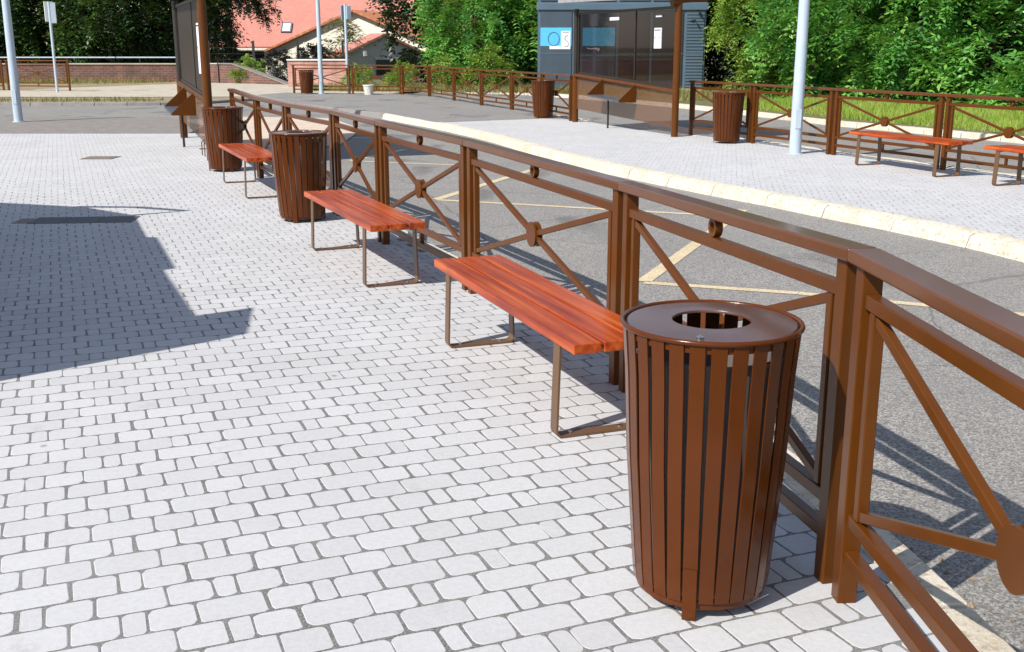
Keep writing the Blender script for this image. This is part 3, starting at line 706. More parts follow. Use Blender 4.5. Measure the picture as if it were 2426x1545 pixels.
mb = MB(); mb.tube([(0, 0, 0), (0, 0, 3.3)], .05, 12); mb.build('pole', M['lamp'], t, smooth=True)
mb = MB(); mb.bar((-.16, -.06, 2.95), (.06, .25, 2.95), .03, .72); mb.build('sign_plate', M['white'], t, bevel=.01)
mb = MB(); mb.bar((.07, -.05, 2.9), (.24, .0, 2.9), .06, .74); mb.build('sign_box', M['signback'], t, bevel=.01)
t = thing('sign_post', (-5.9, 40.35, .0), 0, 'slim grey sign post with a blue-grey plate in front of the cream house gable', 'sign', 'slim sign posts seen edge-on')
mb = MB(); mb.tube([(0, 0, 0), (0, 0, 3.1)], .05, 12); mb.build('pole', M['lamp'], t, smooth=True)
mb = MB(); mb.bar((-.14, -.05, 2.82), (.02, .3, 2.82), .03, .5); mb.build('sign_plate', M['signblue'], t, bevel=.01)
mb = MB(); mb.bar((.05, -.05, 2.82), (.19, .05, 2.82), .05, .46); mb.build('sign_box', M['signback'], t, bevel=.01)

# ------------------------------------------------------------------ small things on the ground
mb = MB(); mb.box((-.24, -.22, 0), (.24, .22, .006)); mb.box((-.2, -.18, .006), (.2, .18, .009)); o = mb.build('drain_cover', M['cover'], bevel=.002); o.location = (-6.3, 16.92, .001)
tag(o, 'small rusty rectangular drain cover in the sunlit paving', 'drain cover')
t = thing('drain_channel', (-4.22, 10.7, .0), R(6), 'dark slab drain strip with seams at the top edge of the big shadow', 'drain')
for k in range(3):
    mb = MB(); mb.box((-.47 + k * .33, -.2, -.005), (-.47 + k * .33 + .322, .2, .005)); mb.build('slab', M['granite'], t, bevel=.003)
mb = MB(); mb.box((-.62, -.16, -.005), (-.485, .14, .004)); mb.build('slab', M['cover'], t, bevel=.003)
t = thing('planter_pot', (-5.05, 39.55, .012), 0, 'squat white speckled pot on the asphalt by the distant railing', 'pot')
mb = MB(); mb.lathe([(0, .0), (.15, 0), (.19, .30), (.205, .30), (.205, .34), (.17, .34), (.16, .29), (0, .29)], 24); mb.build('pot', mat('speckled_pot', (.6, .58, .52), .8, 0, .35, 18), t, smooth=True)
t = thing('metal_rack', (-4.72, 17.3, .0), R(-65), 'small dark bent metal rack on the paving behind the third bin', 'rack')
mb = MB()
for y in (-.1, 0, .1):
    mb = MB(); mb.tube([(-.12, y, 0), (-.12, y, .2), (.1, y, .26), (.12, y, 0)], .009, 6); mb.build('hoop', M['leg'], t)
mb = MB(); mb = MB(); mb.tube([(-.12, -.14, .1), (-.12, .14, .1)], .009, 6); mb.build('crossbar', M['leg'], t)
# broken wire hoop lying by the kerb behind the middle bench
mb = MB(); mb.tube([(-.3, 0, 0), (-.28, .02, .12), (-.1, .03, .16), (.12, .0, .13), (.3, -.02, .02)], .008, 6); mb.tube([(-.22, .0, .0), (-.2, .02, .14)], .006, 6); mb.tube([(.05, 0, .0), (.06, .0, .14)], .006, 6)
o = mb.build('wire_hoop', M['liner']); o.location = (-.17, 8.35, -.13); o.rotation_euler = (0, 0, R(-66)); tag(o, 'bent grey wire hoop lying on the road behind the middle bench', 'wire hoop')

# ------------------------------------------------------------------ kiosk behind the far shelter
kx, ky = 1.02, 43.5; W_, D_, H_ = 6.4, 2.6, 4.2
t = thing('kiosk', (kx, ky, -.02), R(0), 'blue-grey metal kiosk with bright blue band behind the far bus shelter', 'kiosk')
mb = MB(); mb.box((0, .06, 0), (W_, D_, H_)); mb.build('cabin', M['kioskgrey'], t)
mb = MB(); mb.box((-.08, -.02, 3.02), (W_ + .08, .055, 3.30)); mb.build('cornice', M['kioskgrey'], t, bevel=.03)
mb = MB(); mb.box((-.12, -.25, H_), (W_ + .12, D_ + .1, H_ + .14)); mb.build('roof', M['kioskgrey'], t, bevel=.03)
edges = [0, 1.33, 1.62, 3.0, 4.3, 5.6, W_]
for a, b in zip(edges, edges[1:]):
    mb = MB(); mb.box((a + .06, .02, .12), (b - .06, .058, 2.96)); p = mb.build('panel', M['kioskpanel'] if b <= 3 or b == W_ else M['kioskdark'], t, bevel=.01)
    mb = MB(); mb.box((a + .06, .02, 3.36), (b - .06, .058, 4.1)); mb.build('upper_panel', M['kioskpanel'], t, bevel=.01)
    if b <= 3.0:
        mb = MB(); mb.box((a + .07, .012, 1.70), (b - .07, .019, 2.38)); mb.build('blue_band', M['blue'], p)
    mb = MB(); mb.box((a + .06, .008, 1.40), (b - .06, .018, 1.43)); mb.build('ledge', M['kioskgrey'], p)
mb = MB(); n = 36; vs = []
for k in range(n):
    a = 2 * PI * k / n; a_, b_ = math.cos(a), math.sin(a)
    vs += [(.58 + .225 * a_, .004, 1.96 + .26 * b_), (.58 + .20 * a_, .004, 1.96 + .235 * b_)]
mb.add(vs, [(2 * k, 2 * ((k + 1) % n), 2 * ((k + 1) % n) + 1, 2 * k + 1) for k in range(n)])
mb.build('circle_mark', M['kioskpanel'], t)
mb = MB(); mb.box((.86, .0, 1.58), (1.22, .011, 2.26)); mb.box((.42, .0, 1.58), (.86, .011, 1.70)); q = mb.build('white_poster', M['white'], t)
mb = MB(); mb.tube([(1.12, -.004, 2.1), (1.02, -.004, 2.05), (1.0, -.004, 1.95), (1.1, -.004, 1.87), (1.17, -.004, 1.78), (1.1, -.004, 1.68), (1.0, -.004, 1.68)], .008, 6); mb.tube([(.92, -.004, 2.2), (1.16, -.004, 2.2)], .006, 5); mb.build('poster_drawing', M['kioskpanel'], q)
mb = MB(); mb.tube([(1.86, .0, 1.62), (2.0, .0, 1.58), (2.15, .0, 1.60), (2.3, .0, 1.55)], .02, 6); mb.tube([(2.2, .0, 1.62), (2.34, .0, 1.6), (2.3, .0, 1.5)], .025, 6); mb.build('white_lettering', M['white'], t)
mb = MB()
for k in range(24): mb.box((5.67, .0, .15 + k * .118), (W_ - .07, .019, .21 + k * .118))
mb.build('ribbed_side', M['kioskgrey'], t)
mb = MB(); mb.box((W_ - 1.9, -.0, .0), (W_ - .02, .018, .0 + .1)); mb.build('plinth', M['concrete'], t)

# ------------------------------------------------------------------ walls
def wall(name, pts, tops, th, m, label, cap=None, z0=-.15):
    t = thing(name, (*pts[0], z0), 0, label, 'wall'); o0 = Vector((*pts[0], z0))
    for k in range(len(pts) - 1):
        a = Vector((*pts[k], 0)); b = Vector((*pts[k + 1], 0)); d = (b - a).normalized(); L = (b - a).length
        mb = MB(); mb.add([(0, 0, 0), (L, 0, 0), (L, th, 0), (0, th, 0), (0, 0, tops[k] - z0), (L, 0, tops[k + 1] - z0), (L, th, tops[k + 1] - z0), (0, th, tops[k] - z0)],
                          [(3, 2, 1, 0), (4, 5, 6, 7), (0, 1, 5, 4), (1, 2, 6, 5), (2, 3, 7, 6), (3, 0, 4, 7)])
        o = mb.build('brickwork', m, t); o.location = a - Vector((o0.x, o0.y, 0)); o.rotation_euler = (0, 0, math.atan2(d.y, d.x))
        if cap:
            mb = MB(); mb.bar((-.02, th / 2, tops[k] - z0 + .03), (L + .02, th / 2, tops[k + 1] - z0 + .03), th + .1, .055); c = mb.build('coping', cap, t); c.location = o.location; c.rotation_euler = o.rotation_euler
    return t
wall('brick_wall', [(-40, 55.9), (-16.6, 55.9), (-14.1, 54.0)], [.80, .80, .84], .3, M['brick'], 'long low weathered brick wall with stone coping beyond the road', M['path'])
wall('ramp_wall', [(-14.0, 53.9), (-13.2, 53.3), (-10.1, 51.2)], [.84, .84, -.1], .3, M['brick'], 'shaded brick ramp wall whose top slopes down to the right', M['strip'])
wall('pink_wall', [(-9.6, 48.2), (-7.0, 48.2)], [1.08, 1.08], .3, M['pinkbrick'], 'pale pink brick wall behind the smallest litter bin', M['white'])
t = thing('guard_rail', (-40, 56.6, -.15), 0, 'thin grey guard rail running above the weathered brick wall', 'rail')
mb = MB(); mb.tube([(0, 0, 1.28), (24.5, 0, 1.28)], .035, 8); mb.tube([(0, 0, .95), (24.5, 0, .95)], .02, 6); mb.build('rail', M['signback'], t, smooth=True)
for k in range(9):
    mb = MB(); mb.tube([(k * 3.05, 0, 0), (k * 3.05, 0, 1.25)], .03, 8); mb.build('post', M['wire'], t, smooth=True)
t = thing('wire_fence', (-15.6, 58.2, -.2), 0, 'dark wire mesh fence on black posts in front of the salmon roof', 'fence')
for k in range(4):
    mb = MB(); mb.box((k * 2.3 - .06, -.04, 0), (k * 2.3 + .06, .04, 2.15)); mb.build('post', M['wire'], t)
mb = MB()
for k in range(6): mb.tube([(0, 0, .3 + k * .3), (6.9, 0, .3 + k * .3)], .008, 4)
for k in range(28): mb.tube([(k * .25, .012, .2), (k * .25, .012, 1.85)], .004, 3)
mb.build('mesh', M['wire'], t)

# ------------------------------------------------------------------ houses
def uvquad(name, pts, m, parent, th=.12):
    """one roof plane: pts = eave a, eave b, ridge b, ridge a; UV in metres, real thickness"""
    P = [Vector(p) for p in pts]; nrm = (P[1] - P[0]).cross(P[3] - P[0]).normalized()
    V = P + [p - nrm * th for p in P]
    me = bpy.data.meshes.new(name); me.from_pydata([tuple(v) for v in V], [], [(0, 1, 2, 3), (7, 6, 5, 4), (0, 4, 5, 1), (1, 5, 6, 2), (2, 6, 7, 3), (3, 7, 4, 0)]); me.update()
    uv = me.uv_layers.new(name='UVMap'); ex = (P[1] - P[0]).normalized(); ey = nrm.cross(ex)
    for l in me.loops:
        p = V[l.vertex_index] - P[0]; uv.data[l.index].uv = (p.dot(ex), p.dot(ey))
    me.materials.append(m); o = bpy.data.objects.new(name, me); COL.objects.link(o); o.parent = parent; return o
# large salmon roof
t = thing('house', (-21.5, 79, -1.7), 0, 'house with the huge salmon tiled roof and one small skylight', 'house')
uvquad('roof', [(-1.0, -.6, 3.35), (14.5, -.6, 3.35), (14.5, 5.5, 9.2), (-1.0, 5.5, 9.2)], M['tiles'], t)
uvquad('roof', [(14.5, 11.6, 3.35), (-1.0, 11.6, 3.35), (-1.0, 5.5, 9.2), (14.5, 5.5, 9.2)], M['tiles'], t)
mb = MB(); mb.add([(-.5, 0, 0), (14, 0, 0), (14, 11, 0), (-.5, 11, 0), (-.5, 0, 3.6), (14, 0, 3.6), (14, 11, 3.6), (-.5, 11, 3.6), (-.5, 5.5, 8.85), (14, 5.5, 8.85)],
                  [(0, 1, 5, 4), (1, 2, 6, 9, 5), (2, 3, 7, 6), (3, 0, 4, 8, 7)]); mb.build('wall', M['cream'], t)
sl = MB(); a = Vector((0, 6.1, 5.85)).normalized(); nn = Vector((0, -5.85, 6.1)).normalized()
base = Vector((5.35, -.6, 3.35)) + a * 1.35 + nn * .02
sl.add([base + Vector((x, 0, 0)) + a * y + nn * z for x, y, z in ((0, 0, 0), (.72, 0, 0), (.72, .95, 0), (0, .95, 0), (0, 0, .08), (.72, 0, .08), (.72, .95, .08), (0, .95, .08))],
       [(4, 5, 6, 7), (0, 1, 5, 4), (1, 2, 6, 5), (2, 3, 7, 6), (3, 0, 4, 7)])
so = sl.build('skylight', M['kioskgrey'], t)
sl = MB(); sl.add([base + Vector((x, 0, 0)) + a * y + nn * .085 for x, y in ((.1, .1), (.62, .1), (.62, .85), (.1, .85))], [(0, 1, 2, 3)]); sl.build('pane', M['white'], so)
# front eave board and shutter strip
mb = MB(); mb.box((-1.0, -.75, 3.12), (14.5, -.62, 3.30)); mb.build('gutter', M['cream'], t)
mb = MB(); mb.box((.6, -.04, 1.9), (4.2, -.005, 3.0)); mb.build('window', M['window'], t)

def gable(name, loc, rz, w, dep, eave, ridge, mw, mr, label, over=.35, skew=0):
    t = thing(name, loc, rz, label, 'house')
    xm = w / 2 + skew
    mb = MB(); mb.add([(0, 0, 0), (w, 0, 0), (w, dep, 0), (0, dep, 0), (0, 0, eave), (w, 0, eave), (w, dep, eave), (0, dep, eave), (xm, 0, ridge), (xm, dep, ridge)],
                      [(0, 1, 5, 8, 4), (1, 2, 6, 5), (2, 3, 7, 9, 6), (3, 0, 4, 7)]); mb.build('wall', mw, t)
    sl = (ridge - eave) / xm; sr = (ridge - eave) / (w - xm); o = over
    uvquad('roof', [(-o, dep + o, eave - sl * o + .14), (-o, -o, eave - sl * o + .14), (xm, -o, ridge + .14), (xm, dep + o, ridge + .14)], mr, t)
    uvquad('roof', [(w + o, -o, eave - sr * o + .14), (w + o, dep + o, eave - sr * o + .14), (xm, dep + o, ridge + .14), (xm, -o, ridge + .14)], mr, t)
    return t
hb = gable('house', (-15.1, 71, -1.7), R(-15), 11.4, 9, 3.15, 5.4, M['cream'], M['tiles_orange'], 'cream gable house with orange tile edges behind the slim lamp post')
mb = MB(); mb.box((6.6, -.04, 2.6), (7.3, -.004, 3.9)); w_ = mb.build('window', M['window'], hb); mb = MB(); mb.box((6.5, -.07, 2.5), (7.4, -.005, 2.6)); mb.build('sill', M['white'], w_)
hc = gable('house', (-9.6, 62.0, -1.0), R(35), 5.9, 1.4, 2.05, 3.25, M['greyrender'], M['tiles'], 'small grey outbuilding with low gable and dark window right of the cream house', .2)
mb = MB(); mb.box((2.4, -.04, 1.1), (4.0, -.004, 1.95)); w_ = mb.build('window', M['window'], hc); mb = MB(); mb.box((2.3, -.08, 1.95), (4.1, -.005, 2.08)); mb.build('lintel', M['signback'], w_)
mb = MB(); mb.box((1.55, -.22, 2.15), (1.72, -.005, 2.42)); mb.build('wall_light', M['white'], hc)
hd_ = gable('house', (-31.5, 74, -1.7), R(-14), 7, 6, 3.0, 5.0, M['white'], M['signback'], 'pale house barely showing through the dark trees at left')

# ------------------------------------------------------------------ vegetation
rng = np.random.default_rng(11)
def fronds(cent, outw, n_per, flen, nleaf, lw, ll, droop=.5, spread=.9, up=.25):
    """compound leaves: for every cluster centre n_per fronds, each with 2*nleaf leaflets (kite quads)"""
    C = np.repeat(cent, n_per, 0); O = np.repeat(outw, n_per, 0); N = len(C)
    d = O + rng.normal(0, spread, (N, 3)) + np.array([0, 0, up]); d /= np.linalg.norm(d, axis=1, keepdims=True)
    L = flen * rng.uniform(.6, 1.25, (N, 1))
    C = C + rng.normal(0, .12, (N, 3)) * flen
    ref = np.array([0, 0, 1.0]) + rng.normal(0, .25, (N, 3)); s = np.cross(d, ref); s /= np.linalg.norm(s, axis=1, keepdims=True) + 1e-9
    out = []
    for k in range(nleaf):
        t = (k + .6) / nleaf
        p = C + d * L * t; p[:, 2] -= (droop * L[:, 0] * t * t)
        for sg in (-1, 1):
            ld = s * sg * .9 + d * .5 + rng.normal(0, .18, (N, 3)); ld[:, 2] -= .25; ld /= np.linalg.norm(ld, axis=1, keepdims=True)
            nr = np.cross(ld, d); nr /= np.linalg.norm(nr, axis=1, keepdims=True) + 1e-9
            wd = np.cross(nr, ld)
            l = ll * (1 - .35 * abs(t - .4)) * rng.uniform(.75, 1.2, (N, 1)); w = lw * rng.uniform(.75, 1.2, (N, 1))
            out.append(np.stack([p, p + ld * l * .45 + wd * w / 2, p + ld * l, p + ld * l * .45 - wd * w / 2], 1))
    return np.concatenate(out, 0)
def crown_pts(n, rx, ry, rz, cz, lump=.25, inner=.25, flat=0):
    v = rng.normal(0, 1, (n, 3)); v /= np.linalg.norm(v, axis=1, keepdims=True)
    rad = np.where(rng.random(n) < inner, rng.uniform(.45, .85, n), rng.uniform(.85, 1.0, n))
    ph = rng.uniform(0, 6.28, 6); f = 1 + lump * (np.sin(3 * v[:, 0] + ph[0]) * np.sin(4 * v[:, 2] + ph[1]) + .7 * np.sin(5 * v[:, 1] + ph[2]) * np.sin(6 * v[:, 0] + 5 * v[:, 2] + ph[3])) + .05 * rng.normal(0, 1, n)
    p = v * np.array([rx, ry, rz]) * (rad * f)[:, None]; p[:, 2] += cz
    return p, v
def limbs(mb, H, spread, n, r0, seed):
    rnd = random.Random(seed)
    mb.tube([(0, 0, 0), (.05, .02, H * .35), (.0, .08, H * .7)], r0, 10, True, 0, r0 * .5)
    for k in range(n):
        a = rnd.uniform(0, 6.28); z = H * rnd.uniform(.2, .6); l = spread * rnd.uniform(.5, .95)
        mb.tube([(0, 0, z), (math.cos(a) * l * .5, math.sin(a) * l * .5, z + l * .45), (math.cos(a) * l, math.sin(a) * l, z + l * .7)], r0 * .45, 7, True, 0, r0 * .12)
def tree_proto(name, H, crown, m, label, cat, clusters, n_per, flen, nleaf, lw, ll, seed, r0=.1, **kw):
    t = thing(name, (0, 0, 0), 0, label, cat)
    mb = MB(); limbs(mb, H, crown[0], 9, r0, seed); mb.build('trunk', M['bark'], t, smooth=True)
    p, v = crown_pts(clusters, *crown, **{k: kw.pop(k) for k in ('lump', 'inner') if k in kw})
    ok = p[:, 2] > .1; p, v = p[ok], v[ok]
    quads('crown', fronds(p, v, n_per, flen, nleaf, lw, ll, **kw), m, t)
    return t
P_ = {}
P_['a'] = tree_proto('tree', 5.5, (2.3, 2.0, 2.9, 2.75), M['leaf'], 'x', 'tree', 200, 9, .65, 5, .085, .23, 1, lump=.36)
P_['b'] = tree_proto('tree', 5.5, (2.1, 1.9, 2.7, 2.6), M['leaf'], 'x', 'tree', 180, 9, .72, 5, .095, .26, 2, lump=.4, droop=.7)
P_['y'] = tree_proto('tree', 5.0, (2.1, 1.8, 2.6, 2.5), M['leaf_yellow'], 'x', 'tree', 200, 10, .55, 5, .06, .18, 3, lump=.3)
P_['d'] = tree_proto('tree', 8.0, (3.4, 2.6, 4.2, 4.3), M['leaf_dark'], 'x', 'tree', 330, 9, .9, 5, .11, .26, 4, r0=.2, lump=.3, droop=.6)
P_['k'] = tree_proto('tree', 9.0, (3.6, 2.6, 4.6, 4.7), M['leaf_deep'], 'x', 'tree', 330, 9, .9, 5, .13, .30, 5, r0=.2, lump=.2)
P_['s'] = tree_proto('shrub', 1.6, (.95, .8, .75, .72), M['leaf_yellow'], 'x', 'shrub', 80, 8, .32, 4, .05, .12, 6, r0=.03)
P_['p'] = tree_proto('shrub', 1.8, (1.3, 1.0, 1.0, .95), M['leaf_black'], 'x', 'shrub', 110, 9, .32, 4, .06, .13, 7, r0=.04)
used = set()
def plant(kind, x, y, z, label, group=None, s=1.0, rz=None, sx=1.0, cat=None):
    o = P_[kind] if kind not in used else copy_tree(P_[kind]); used.add(kind)
    o.location = (x, y, z); o.scale = (s * sx, s, s); o.rotation_euler = (0, 0, random.uniform(0, 6.28) if rz is None else rz)
    tag(o, label, cat or o['category'], group); return o
G1 = 'leafy trees lining the far side of the road'
plant('y', -1.5, 50.0, -.02, 'yellow green leafy tree left of the kiosk, beside the grey outbuilding', G1, 1.0)
plant('a', -1.6, 47.2, -.02, 'bright green leafy tree second to the left of the blue-grey kiosk', G1, .95)
plant('b', .3, 48.2, -.02, 'mid green leafy tree touching the left edge of the blue-grey kiosk', G1, 1.05)
plant('y', 9.35, 42.0, -.02, 'yellow green leafy tree just right of the bus shelter, behind the far bin', G1, 1.05)
plant('a', 10.2, 38.0, -.02, 'green leafy tree between the yellow green tree and the thick pale lamp post', G1, 1.0, 1.2)
plant('b', 11.2, 36.3, -.02, 'green leafy tree directly behind the thick pale lamp post', G1, 1.05, 2.0)
plant('a', 12.4, 34.2, -.02, 'green leafy tree right of the thick pale lamp post, above the grass verge', G1, .95, 3.7)
plant('b', 13.8, 32.4, -.02, 'green leafy tree above the long red bench on the far platform', G1, 1.0, 4.4)
plant('a', 15.3, 30.4, -.02, 'green leafy tree at the right picture edge above the cut-off bench', G1, 1.0, 5.2)
plant('b', 16.6, 27.6, -.02, 'green leafy tree mostly outside the right picture edge', G1, 1.0, .3)
G2 = 'deep green trees standing behind the front row'
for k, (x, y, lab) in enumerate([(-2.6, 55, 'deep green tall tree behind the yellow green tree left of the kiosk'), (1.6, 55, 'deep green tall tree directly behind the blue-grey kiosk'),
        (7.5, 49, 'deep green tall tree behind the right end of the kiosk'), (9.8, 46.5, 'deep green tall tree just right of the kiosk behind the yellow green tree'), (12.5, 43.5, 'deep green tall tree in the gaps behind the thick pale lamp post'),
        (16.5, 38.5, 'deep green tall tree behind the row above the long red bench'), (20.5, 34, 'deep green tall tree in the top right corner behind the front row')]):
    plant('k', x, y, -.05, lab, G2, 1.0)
G3 = 'dark evergreen trees behind the brick wall'
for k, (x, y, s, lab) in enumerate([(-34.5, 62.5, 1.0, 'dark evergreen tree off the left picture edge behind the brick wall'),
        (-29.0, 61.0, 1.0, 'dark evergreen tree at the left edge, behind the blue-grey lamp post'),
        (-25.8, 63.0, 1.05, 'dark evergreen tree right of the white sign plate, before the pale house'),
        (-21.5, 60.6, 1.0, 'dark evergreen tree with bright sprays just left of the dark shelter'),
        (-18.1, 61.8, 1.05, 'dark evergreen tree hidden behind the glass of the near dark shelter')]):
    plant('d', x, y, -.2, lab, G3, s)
G4 = 'deepest dark trees behind the evergreens'
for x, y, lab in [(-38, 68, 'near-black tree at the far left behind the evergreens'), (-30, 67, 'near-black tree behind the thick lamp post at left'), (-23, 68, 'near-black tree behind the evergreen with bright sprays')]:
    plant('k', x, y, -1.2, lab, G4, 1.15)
# slim conifer right of the dark shelter, its bough hanging over the salmon roof
t = thing('conifer', (-15.5, 59.5, -.2), 0, 'slim dark conifer right of the dark shelter with a bough over the salmon roof', 'conifer')
mb = MB(); mb.tube([(0, 0, 0), (0, 0, 4), (.1, 0, 8)], .16, 10, True, 0, .05); mb.tube([(.05, 0, 5.2), (1.2, -.2, 4.9), (2.4, -.3, 4.1), (2.9, -.3, 3.4)], .07, 8, True, 0, .02); mb.build('trunk', M['bark'], t, smooth=True)
n = 240; zz = rng.uniform(.5, 8, n); ang = rng.uniform(0, 6.28, n); rr = (1.15 * (1 - zz / 9.5)) * rng.uniform(.4, 1.0, n)
c = np.stack([rr * np.cos(ang), rr * np.sin(ang), zz], 1); o_ = np.stack([np.cos(ang), np.sin(ang), np.zeros(n) - .2], 1)
n2 = 60; tt = rng.uniform(.1, 1, n2); c2 = np.stack([3.0 * tt, -.3 * tt, 5.25 - 1.9 * tt ** 1.7], 1) + rng.normal(0, .30, (n2, 3)); o2 = np.tile(np.array([.3, 0, -.6]), (n2, 1))
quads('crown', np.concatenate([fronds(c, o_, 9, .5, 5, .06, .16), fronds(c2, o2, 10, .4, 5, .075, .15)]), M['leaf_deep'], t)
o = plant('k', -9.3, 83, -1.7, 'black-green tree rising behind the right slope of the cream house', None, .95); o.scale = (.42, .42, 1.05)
# strap-leaved palm-like plant in front of the cream gable
t = thing('palm', (-8.6, 58.5, -.2), 0, 'straw-coloured palm-like plant in front of the cream gable', 'palm')
mb = MB(); mb.tube([(0, 0, 0), (.06, 0, 1.2), (.0, 0, 2.9)], .12, 10, True, 0, .08); mb.build('trunk', M['bark'], t, smooth=True)
c = np.concatenate([np.tile(np.array([[0, 0, 2.9]]), (26, 1)), np.tile(np.array([[.1, 0, 2.2]]), (14, 1)), np.tile(np.array([[-.9, 0, 1.5]]), (10, 1))]) + rng.normal(0, .12, (50, 3))
ov = rng.normal(0, 1, (50, 3)); ov[:, 2] = ov[:, 2] * .5 + .2; ov /= np.linalg.norm(ov, axis=1, keepdims=True)
quads('crown', fronds(c, ov, 2, 1.15, 7, .05, .30, droop=.75, spread=.25), M['leaf_olive'], t)
plant('p', -11.6, 56.2, -.1, 'dark purple shrub against the wire fence left of the slim lamp post', None, .8)
plant('p', -10.1, 57.4, -.1, 'tall dark rose shrub with pale flowers beside the cream house', None, .95, cat='shrub')
fl_o = [o for o in bpy.data.objects if o.get('label', '').startswith('tall dark rose')][0]
fp, fv = crown_pts(26, 1.1, .9, .9, 1.2, .1, 0); fp = fp[(fp[:, 1] < .3) & (fp[:, 2] > 1.0)]
mb = MB()
for p in fp: mb.lathe([(0, -.05), (.05, 0), (0, .05)], 6, tuple(p))
mb.build('flowers', M['flower'], fl_o)
plant('s', -12.6, 53.6, -.03, 'yellow green grassy clump above the sloping ramp wall', None, .8)
plant('s', -6.1, 44.6, -.02, 'low yellow green bush behind the distant railing left of the white pot', 'low bushes behind the distant railing', .62)
plant('s', -4.5, 45.6, -.02, 'low yellow green bush behind the distant railing, above the white pot', 'low bushes behind the distant railing', .68)
plant('s', -2.6, 45.2, -.02, 'low yellow green bush behind the railing corner', 'low bushes behind the distant railing', .8)
plant('s', -.8, 44.6, -.02, 'low yellow green bush at the foot of the green trees left of the kiosk', 'low bushes behind the distant railing', 1.1)

# grit and leaf litter lying in the gutter below the near railing
rr_ = random.Random(5); gb = MB(); gpts = resample(offset(Jc, .46), .02)
for p in gpts:
    if not 1.5 < p.y < 14 or rr_.random() > .55: continue
    for _ in range(2):
        dx_ = abs(rr_.gauss(0, .10)) - .06; q = Vector((p.x + dx_, p.y + rr_.uniform(-.03, .03), -.128)); sz = rr_.choice((.006, .008, .012, .02)) * rr_.uniform(.6, 1.2)
        a = rr_.uniform(0, 6.28); vs = [(q.x + sz * math.cos(a + k * 1.57) * rr_.uniform(.7, 1.2), q.y + sz * math.sin(a + k * 1.57) * rr_.uniform(.7, 1.2), q.z) for k in range(4)] + [(q.x, q.y, q.z + sz * .7)]
        gb.add(vs, [(0, 1, 4), (1, 2, 4), (2, 3, 4), (3, 0, 4), (3, 2, 1, 0)])
go = gb.build('gutter_grit', mat('grit', (.22, .17, .12), .95, 0, .5, 40)); go['kind'] = 'stuff'; tag(go, 'grit and dry leaf litter in the gutter below the near railing', 'grit')
# grass and weeds (nobody could count the blades)
def blades(name, pts, hmin, hmax, w, m):
    n = len(pts); h = rng.uniform(hmin, hmax, n)[:, None]; a = rng.uniform(0, 6.28, n); l = rng.normal(0, .35, (n, 2))
    s = np.stack([np.cos(a), np.sin(a), np.zeros(n)], 1) * w / 2
    tip = pts + np.concatenate([l * h, h], 1)
    V = np.stack([pts - s, pts + s, tip], 1)
    o = quads(name, V, m, None, 3); o['kind'] = 'stuff'; return o
def scatter(poly, n, z):
    P = np.array(poly); out = []
    lo, hi = P.min(0), P.max(0)
    while len(out) < n:
        q = rng.uniform(lo, hi, (n, 2)); out += [(x, y, z) for x, y in q if inside(x, y, poly)]
    return np.array(out[:n])
fkp = [(p.x, p.y) for p in offset(fk, -.05)] if False else farkerb
gpoly = [(16.4, 8.6), (12.9, 15.3), (9.7, 22.5), (8.15, 25.9), (7.0, 29.6), (6.0, 33.0), (9.5, 36.5), (12.5, 33), (15, 28), (19, 15)]
g1 = blades('grass', scatter(gpoly, 42000, -.02), .05, .22, .022, M['grass']); tag(g1, 'bright green grass verge along the far kerb beneath the trees', 'grass')
g2 = blades('weeds', scatter([(-45, 35.3), (-11.4, 35.3), (-11.4, 37.0), (-45, 37.0)], 6000, -.04), .02, .17, .03, M['weed']); tag(g2, 'dry yellow weeds along the verge beyond the left road', 'weeds')
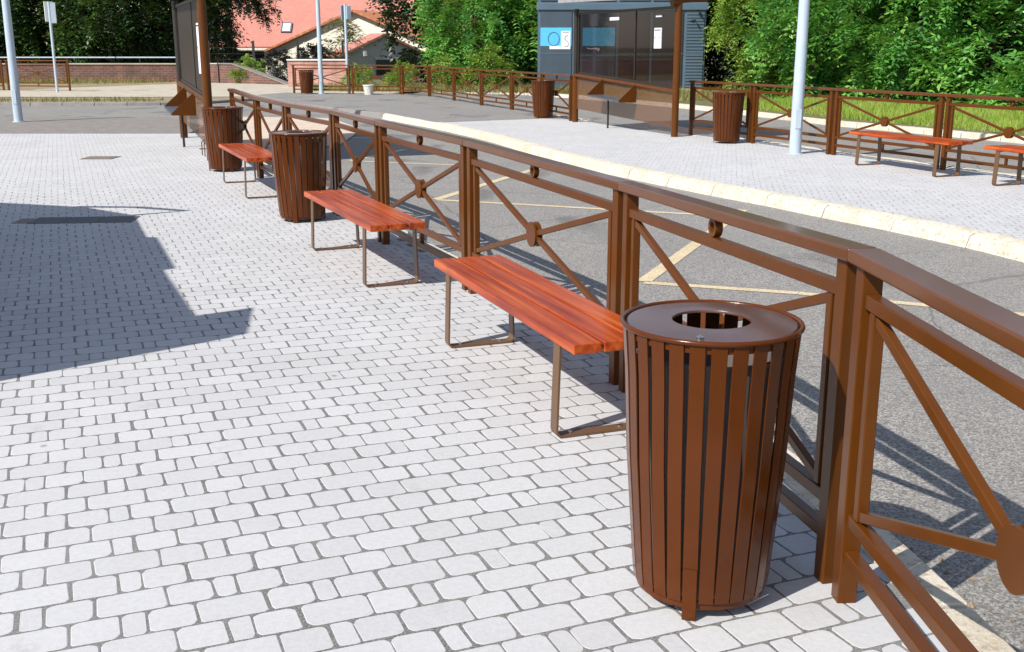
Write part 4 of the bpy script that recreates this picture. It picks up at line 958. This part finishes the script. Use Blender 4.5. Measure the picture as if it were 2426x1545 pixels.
g3 = blades('weeds', scatter([(-40, 52.5), (-19, 52.5), (-16.5, 54.6), (-17, 55.7), (-40, 55.7)], 5000, -.03), .06, .36, .03, M['weed']); tag(g3, 'straw-coloured dry grass at the foot of the brick wall', 'weeds')
g4 = blades('weeds', scatter([(-8, 43.5), (4.5, 40.5), (5.2, 35.0), (6.5, 36), (8.5, 40), (0, 46.5), (-8.5, 47)], 9000, -.02), .08, .35, .03, M['weed']); tag(g4, 'dry grass strip behind the distant railing and around the kiosk', 'weeds')

# ------------------------------------------------------------------ world, sun, camera
w = bpy.data.worlds.new('World'); S.world = w; w.use_nodes = True
nt = w.node_tree; bg = nt.nodes['Background']; sky = nt.nodes.new('ShaderNodeTexSky'); sky.sky_type = 'NISHITA'; sky.sun_disc = False
sky.sun_elevation = R(SUN_EL); sky.sun_rotation = R(90 - (SUN_AZ + 180)); sky.air_density = 1.0; sky.dust_density = .6; sky.ozone_density = 1.5
hs = nt.nodes.new('ShaderNodeHueSaturation'); hs.inputs['Saturation'].default_value = .72; nt.links.new(sky.outputs[0], hs.inputs['Color']); nt.links.new(hs.outputs[0], bg.inputs[0]); bg.inputs[1].default_value = .112
sd = bpy.data.lights.new('sun', 'SUN'); sd.energy = 4.5; sd.angle = R(.5); sd.color = (1.0, .95, .87)
so = bpy.data.objects.new('sun', sd); COL.objects.link(so)
dv = Vector((math.cos(R(SUN_AZ)) * math.cos(R(SUN_EL)), math.sin(R(SUN_AZ)) * math.cos(R(SUN_EL)), -math.sin(R(SUN_EL))))
so.rotation_euler = dv.to_track_quat('-Z', 'Y').to_euler(); so.location = (-10, -10, 20)
cam = bpy.data.cameras.new('camera'); co = bpy.data.objects.new('camera', cam); COL.objects.link(co)
co.location = (0, 0, 1.65); co.rotation_euler = (R(90 - 14.2745), 0, 0); cam.sensor_fit = 'HORIZONTAL'
cam.angle = R(50.0217); cam.clip_end = 5000; cam.clip_start = .05; S.camera = co
S.view_settings.view_transform = 'Standard'; S.view_settings.look = 'None'; S.view_settings.exposure = .45; S.view_settings.gamma = 1
S.cycles.transparent_max_bounces = 24; S.cycles.max_bounces = 8
S.render.film_transparent = False
